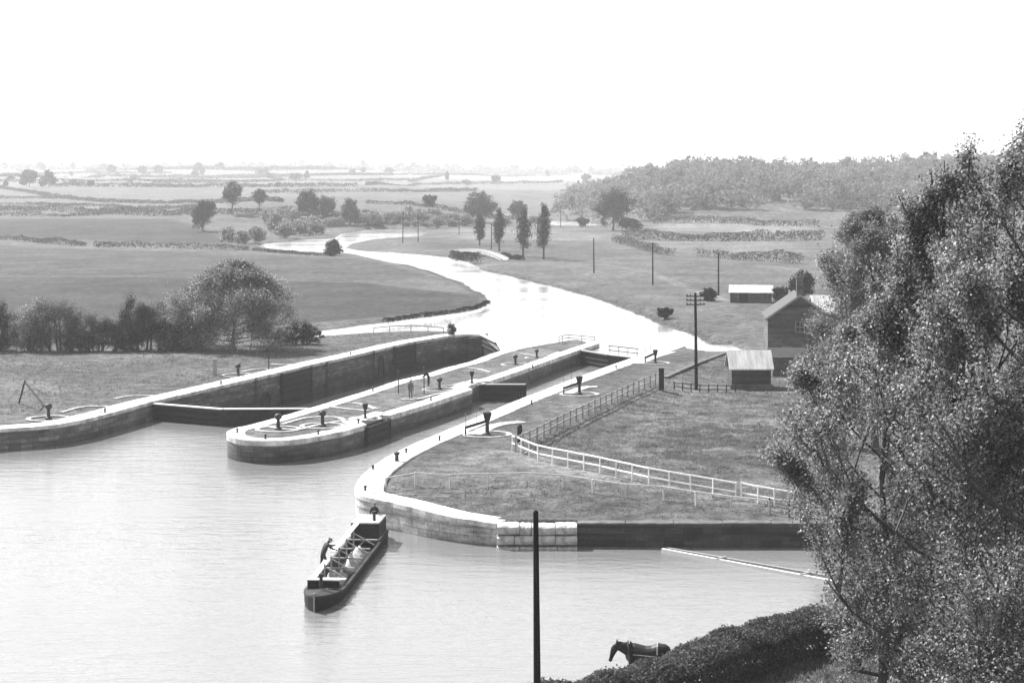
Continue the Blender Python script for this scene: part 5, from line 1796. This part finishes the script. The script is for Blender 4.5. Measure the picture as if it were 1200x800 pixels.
# ------------------------------------------------------------------ towing horse behind the hedge
def horse():
    hx = at_depth(757, 80.5)
    loc = Vector((hx.x, 80.5, 1.30)); loc.z = land1(loc.x, loc.y) - .02
    mb = MB()
    def loft(secs, n=14):
        # secs: (x, z, half width, half height), rings square to the path in the x-z plane
        vs = []; fs = []
        for i, (x, z, hw, hh) in enumerate(secs):
            p, q = secs[max(i - 1, 0)], secs[min(i + 1, len(secs) - 1)]
            t = Vector((q[0] - p[0], 0, q[1] - p[1])).normalized(); u = Vector((-t.z, 0, t.x))
            if u.z < 0: u = -u
            for k in range(n):
                a_ = 2 * math.pi * k / n
                vs.append(Vector((x, 0, z)) + Vector((0, 1, 0)) * hw * math.cos(a_) + u * hh * math.sin(a_))
        for i in range(len(secs) - 1):
            for k in range(n):
                k2 = (k + 1) % n; fs.append((i * n + k, i * n + k2, (i + 1) * n + k2, (i + 1) * n + k))
        fs.append(tuple(range(n))); fs.append(tuple((len(secs) - 1) * n + k for k in range(n)))
        mb.add(vs, fs)
    loft([(1.04, 1.22, .08, .12), (.96, 1.25, .22, .28), (.8, 1.27, .31, .37), (.58, 1.28, .34, .40), (.3, 1.2, .34, .37), (0, 1.16, .35, .38), (-.3, 1.18, .33, .42), (-.55, 1.21, .28, .45), (-.74, 1.25, .2, .38), (-.84, 1.27, .1, .25)])
    loft([(-.45, 1.28, .2, .36), (-.7, 1.36, .17, .32), (-.92, 1.42, .13, .25), (-1.12, 1.48, .11, .19), (-1.26, 1.53, .10, .15), (-1.36, 1.52, .06, .09)])
    loft([(-1.22, 1.6, .07, .07), (-1.29, 1.5, .11, .14), (-1.36, 1.36, .115, .16), (-1.43, 1.18, .09, .12), (-1.49, 1.0, .075, .09), (-1.53, .88, .08, .085), (-1.55, .82, .05, .05)])
    for sd_ in (-1, 1):
        mb.tube([(-1.22, sd_ * .07, 1.6), (-1.25, sd_ * .1, 1.7), (-1.27, sd_ * .1, 1.8)], [.035, .045, .012], 6)
        o_ = .09 * sd_
        mb.tube([(-.5 + o_, sd_ * .16, 1.15), (-.55 + o_, sd_ * .17, .86), (-.57 + o_, sd_ * .17, .55), (-.57 + o_, sd_ * .17, .3), (-.58 + o_, sd_ * .17, .14), (-.61 + o_, sd_ * .17, .0)], [.17, .12, .075, .055, .075, .1], 9)
        mb.tube([(.68 - o_, sd_ * .18, 1.2), (.62 - o_, sd_ * .19, .88), (.74 - o_, sd_ * .18, .66), (.87 - o_, sd_ * .18, .52), (.82 - o_, sd_ * .18, .3), (.8 - o_, sd_ * .18, .14), (.76 - o_, sd_ * .18, .0)], [.26, .17, .1, .075, .055, .075, .1], 9)
    o = mb.build('horse', M['horse'], loc=loc, fix=True)
    o.scale = (1.0, 1.1, 1.0)
    o.rotation_euler.z = R(-6)
    rm = o.modifiers.new('Remesh', 'REMESH'); rm.mode = 'VOXEL'; rm.voxel_size = .028; rm.use_smooth_shade = True
    sm_ = o.modifiers.new('Smooth', 'SMOOTH'); sm_.factor = .5; sm_.iterations = 4
    rs = np.random.RandomState(3)
    m = MB()
    for k in range(26):
        t = k / 25; x = -.62 - .62 * t; z = 1.68 + .02 * math.sin(t * 9)
        yy = rs.uniform(-.1, .1)
        m.beam((x, yy * .3, z), (x + .03, .12 * np.sign(yy), z - .22 - rs.uniform(0, .1)), .05, .02)
    m.build('mane', M['coal'], o)
    m = MB(); m.tube([(1.04, 0, 1.32), (1.16, 0, 1.15), (1.18, 0, .8), (1.14, 0, .5)], [.05, .085, .08, .02], 8); m.build('tail', M['coal'], o, smooth=True)
    m = MB(); 
    pts = [(-.66 - .1 * math.cos(a), .34 * math.sin(a), 1.27 + .43 * math.cos(a)) for a in [2 * math.pi * k / 18 for k in range(19)]]
    m.tube(pts, .055, 7); m.build('collar', M['cabin'], o, smooth=True)
    m = MB()
    pts = [(-.61 - .1 * math.cos(a), .35 * math.sin(a), 1.27 + .47 * math.cos(a)) for a in [-.6 + 1.2 * k / 8 for k in range(9)]]
    m.tube(pts, .025, 6); m.tube([(.5, .38, 1.25), (.5, .27, 1.57), (.5, 0, 1.68), (.5, -.27, 1.57), (.5, -.38, 1.25)], .03, 6)
    m.tube([(-.55, -.4, 1.25), (.1, -.41, 1.2), (.9, -.33, 1.15)], .02, 6); m.tube([(-.55, .4, 1.25), (.1, .41, 1.2), (.9, .33, 1.15)], .02, 6)
    m.build('harness', M['harness'], o)
    for s in (-1, 1): MB().box((-1.39, s * .13, 1.36), (.13, .03, .11)).build('blinker', M['cabin'], o)
    tag(o, 'black towing horse in collar and harness behind the clipped hedge', 'horse')
horse()

# ------------------------------------------------------------------ air, light, sky, camera
me = bpy.data.meshes.new('haze')
x0, x1, y0, y1, z0, z1 = -19000, 19000, -120, 13500, -5.5, 82
vs = [(x, y, z) for z in (z0, z1) for x, y in ((x0, y0), (x1, y0), (x1, y1), (x0, y1))]
me.from_pydata(vs, [], [(3, 2, 1, 0), (4, 5, 6, 7), (0, 1, 5, 4), (1, 2, 6, 5), (2, 3, 7, 6), (3, 0, 4, 7)])
hm = bpy.data.materials.new('haze_air'); hm.use_nodes = True
nt = hm.node_tree
for n_ in list(nt.nodes): nt.nodes.remove(n_)
out = nt.nodes.new('ShaderNodeOutputMaterial'); pv = nt.nodes.new('ShaderNodeVolumePrincipled')
pv.inputs['Color'].default_value = g(.92); pv.inputs['Density'].default_value = .00016; pv.inputs['Anisotropy'].default_value = .25
nt.links.new(pv.outputs[0], out.inputs['Volume'])
hz = link_mesh('haze', me, hm); tag(hz, kind='stuff')

SUN_EL, SUN_AZ = R(46), R(-48)     # azimuth measured from the view direction, negative to the left
sd = Vector((math.sin(SUN_AZ) * math.cos(SUN_EL), math.cos(SUN_AZ) * math.cos(SUN_EL), math.sin(SUN_EL)))
sl = bpy.data.lights.new('sun', 'SUN'); sl.energy = 5.0; sl.angle = R(.6); sl.color = (1, 1, 1)
so = bpy.data.objects.new('sun', sl); so.rotation_euler = (-sd).to_track_quat('-Z', 'Y').to_euler(); so.location = (0, 0, 60); COL.objects.link(so)
W = bpy.data.worlds.new('World'); SC.world = W; W.use_nodes = True
nt = W.node_tree
bg = nt.nodes['Background']
sky = nt.nodes.new('ShaderNodeTexSky'); sky.sky_type = 'NISHITA'; sky.sun_disc = False
sky.sun_elevation = SUN_EL; sky.sun_rotation = SUN_AZ; sky.dust_density = .8; sky.air_density = 1.8
bw = nt.nodes.new('ShaderNodeRGBToBW')
nt.links.new(sky.outputs[0], bw.inputs[0]); nt.links.new(bw.outputs[0], bg.inputs[0])
bg.inputs[1].default_value = .105

cam = bpy.data.cameras.new('camera'); cam.sensor_width = 36; cam.lens = 36 * F / 1200
cam.shift_y = -(400 - HOR) / 1200; cam.clip_start = .5; cam.clip_end = 40000
co = bpy.data.objects.new('camera', cam); co.location = (0, 0, CAMZ); co.rotation_euler = (R(90), 0, 0); COL.objects.link(co)
SC.camera = co
SC.view_settings.view_transform = 'Standard'; SC.view_settings.look = 'None'; SC.view_settings.gamma = 1; SC.view_settings.use_curve_mapping = False
SC.view_settings.exposure = 1.3
SC.render.engine = 'CYCLES'
SC.cycles.use_denoising = True
SC.cycles.max_bounces = 6; SC.cycles.transparent_max_bounces = 8; SC.cycles.volume_bounces = 1
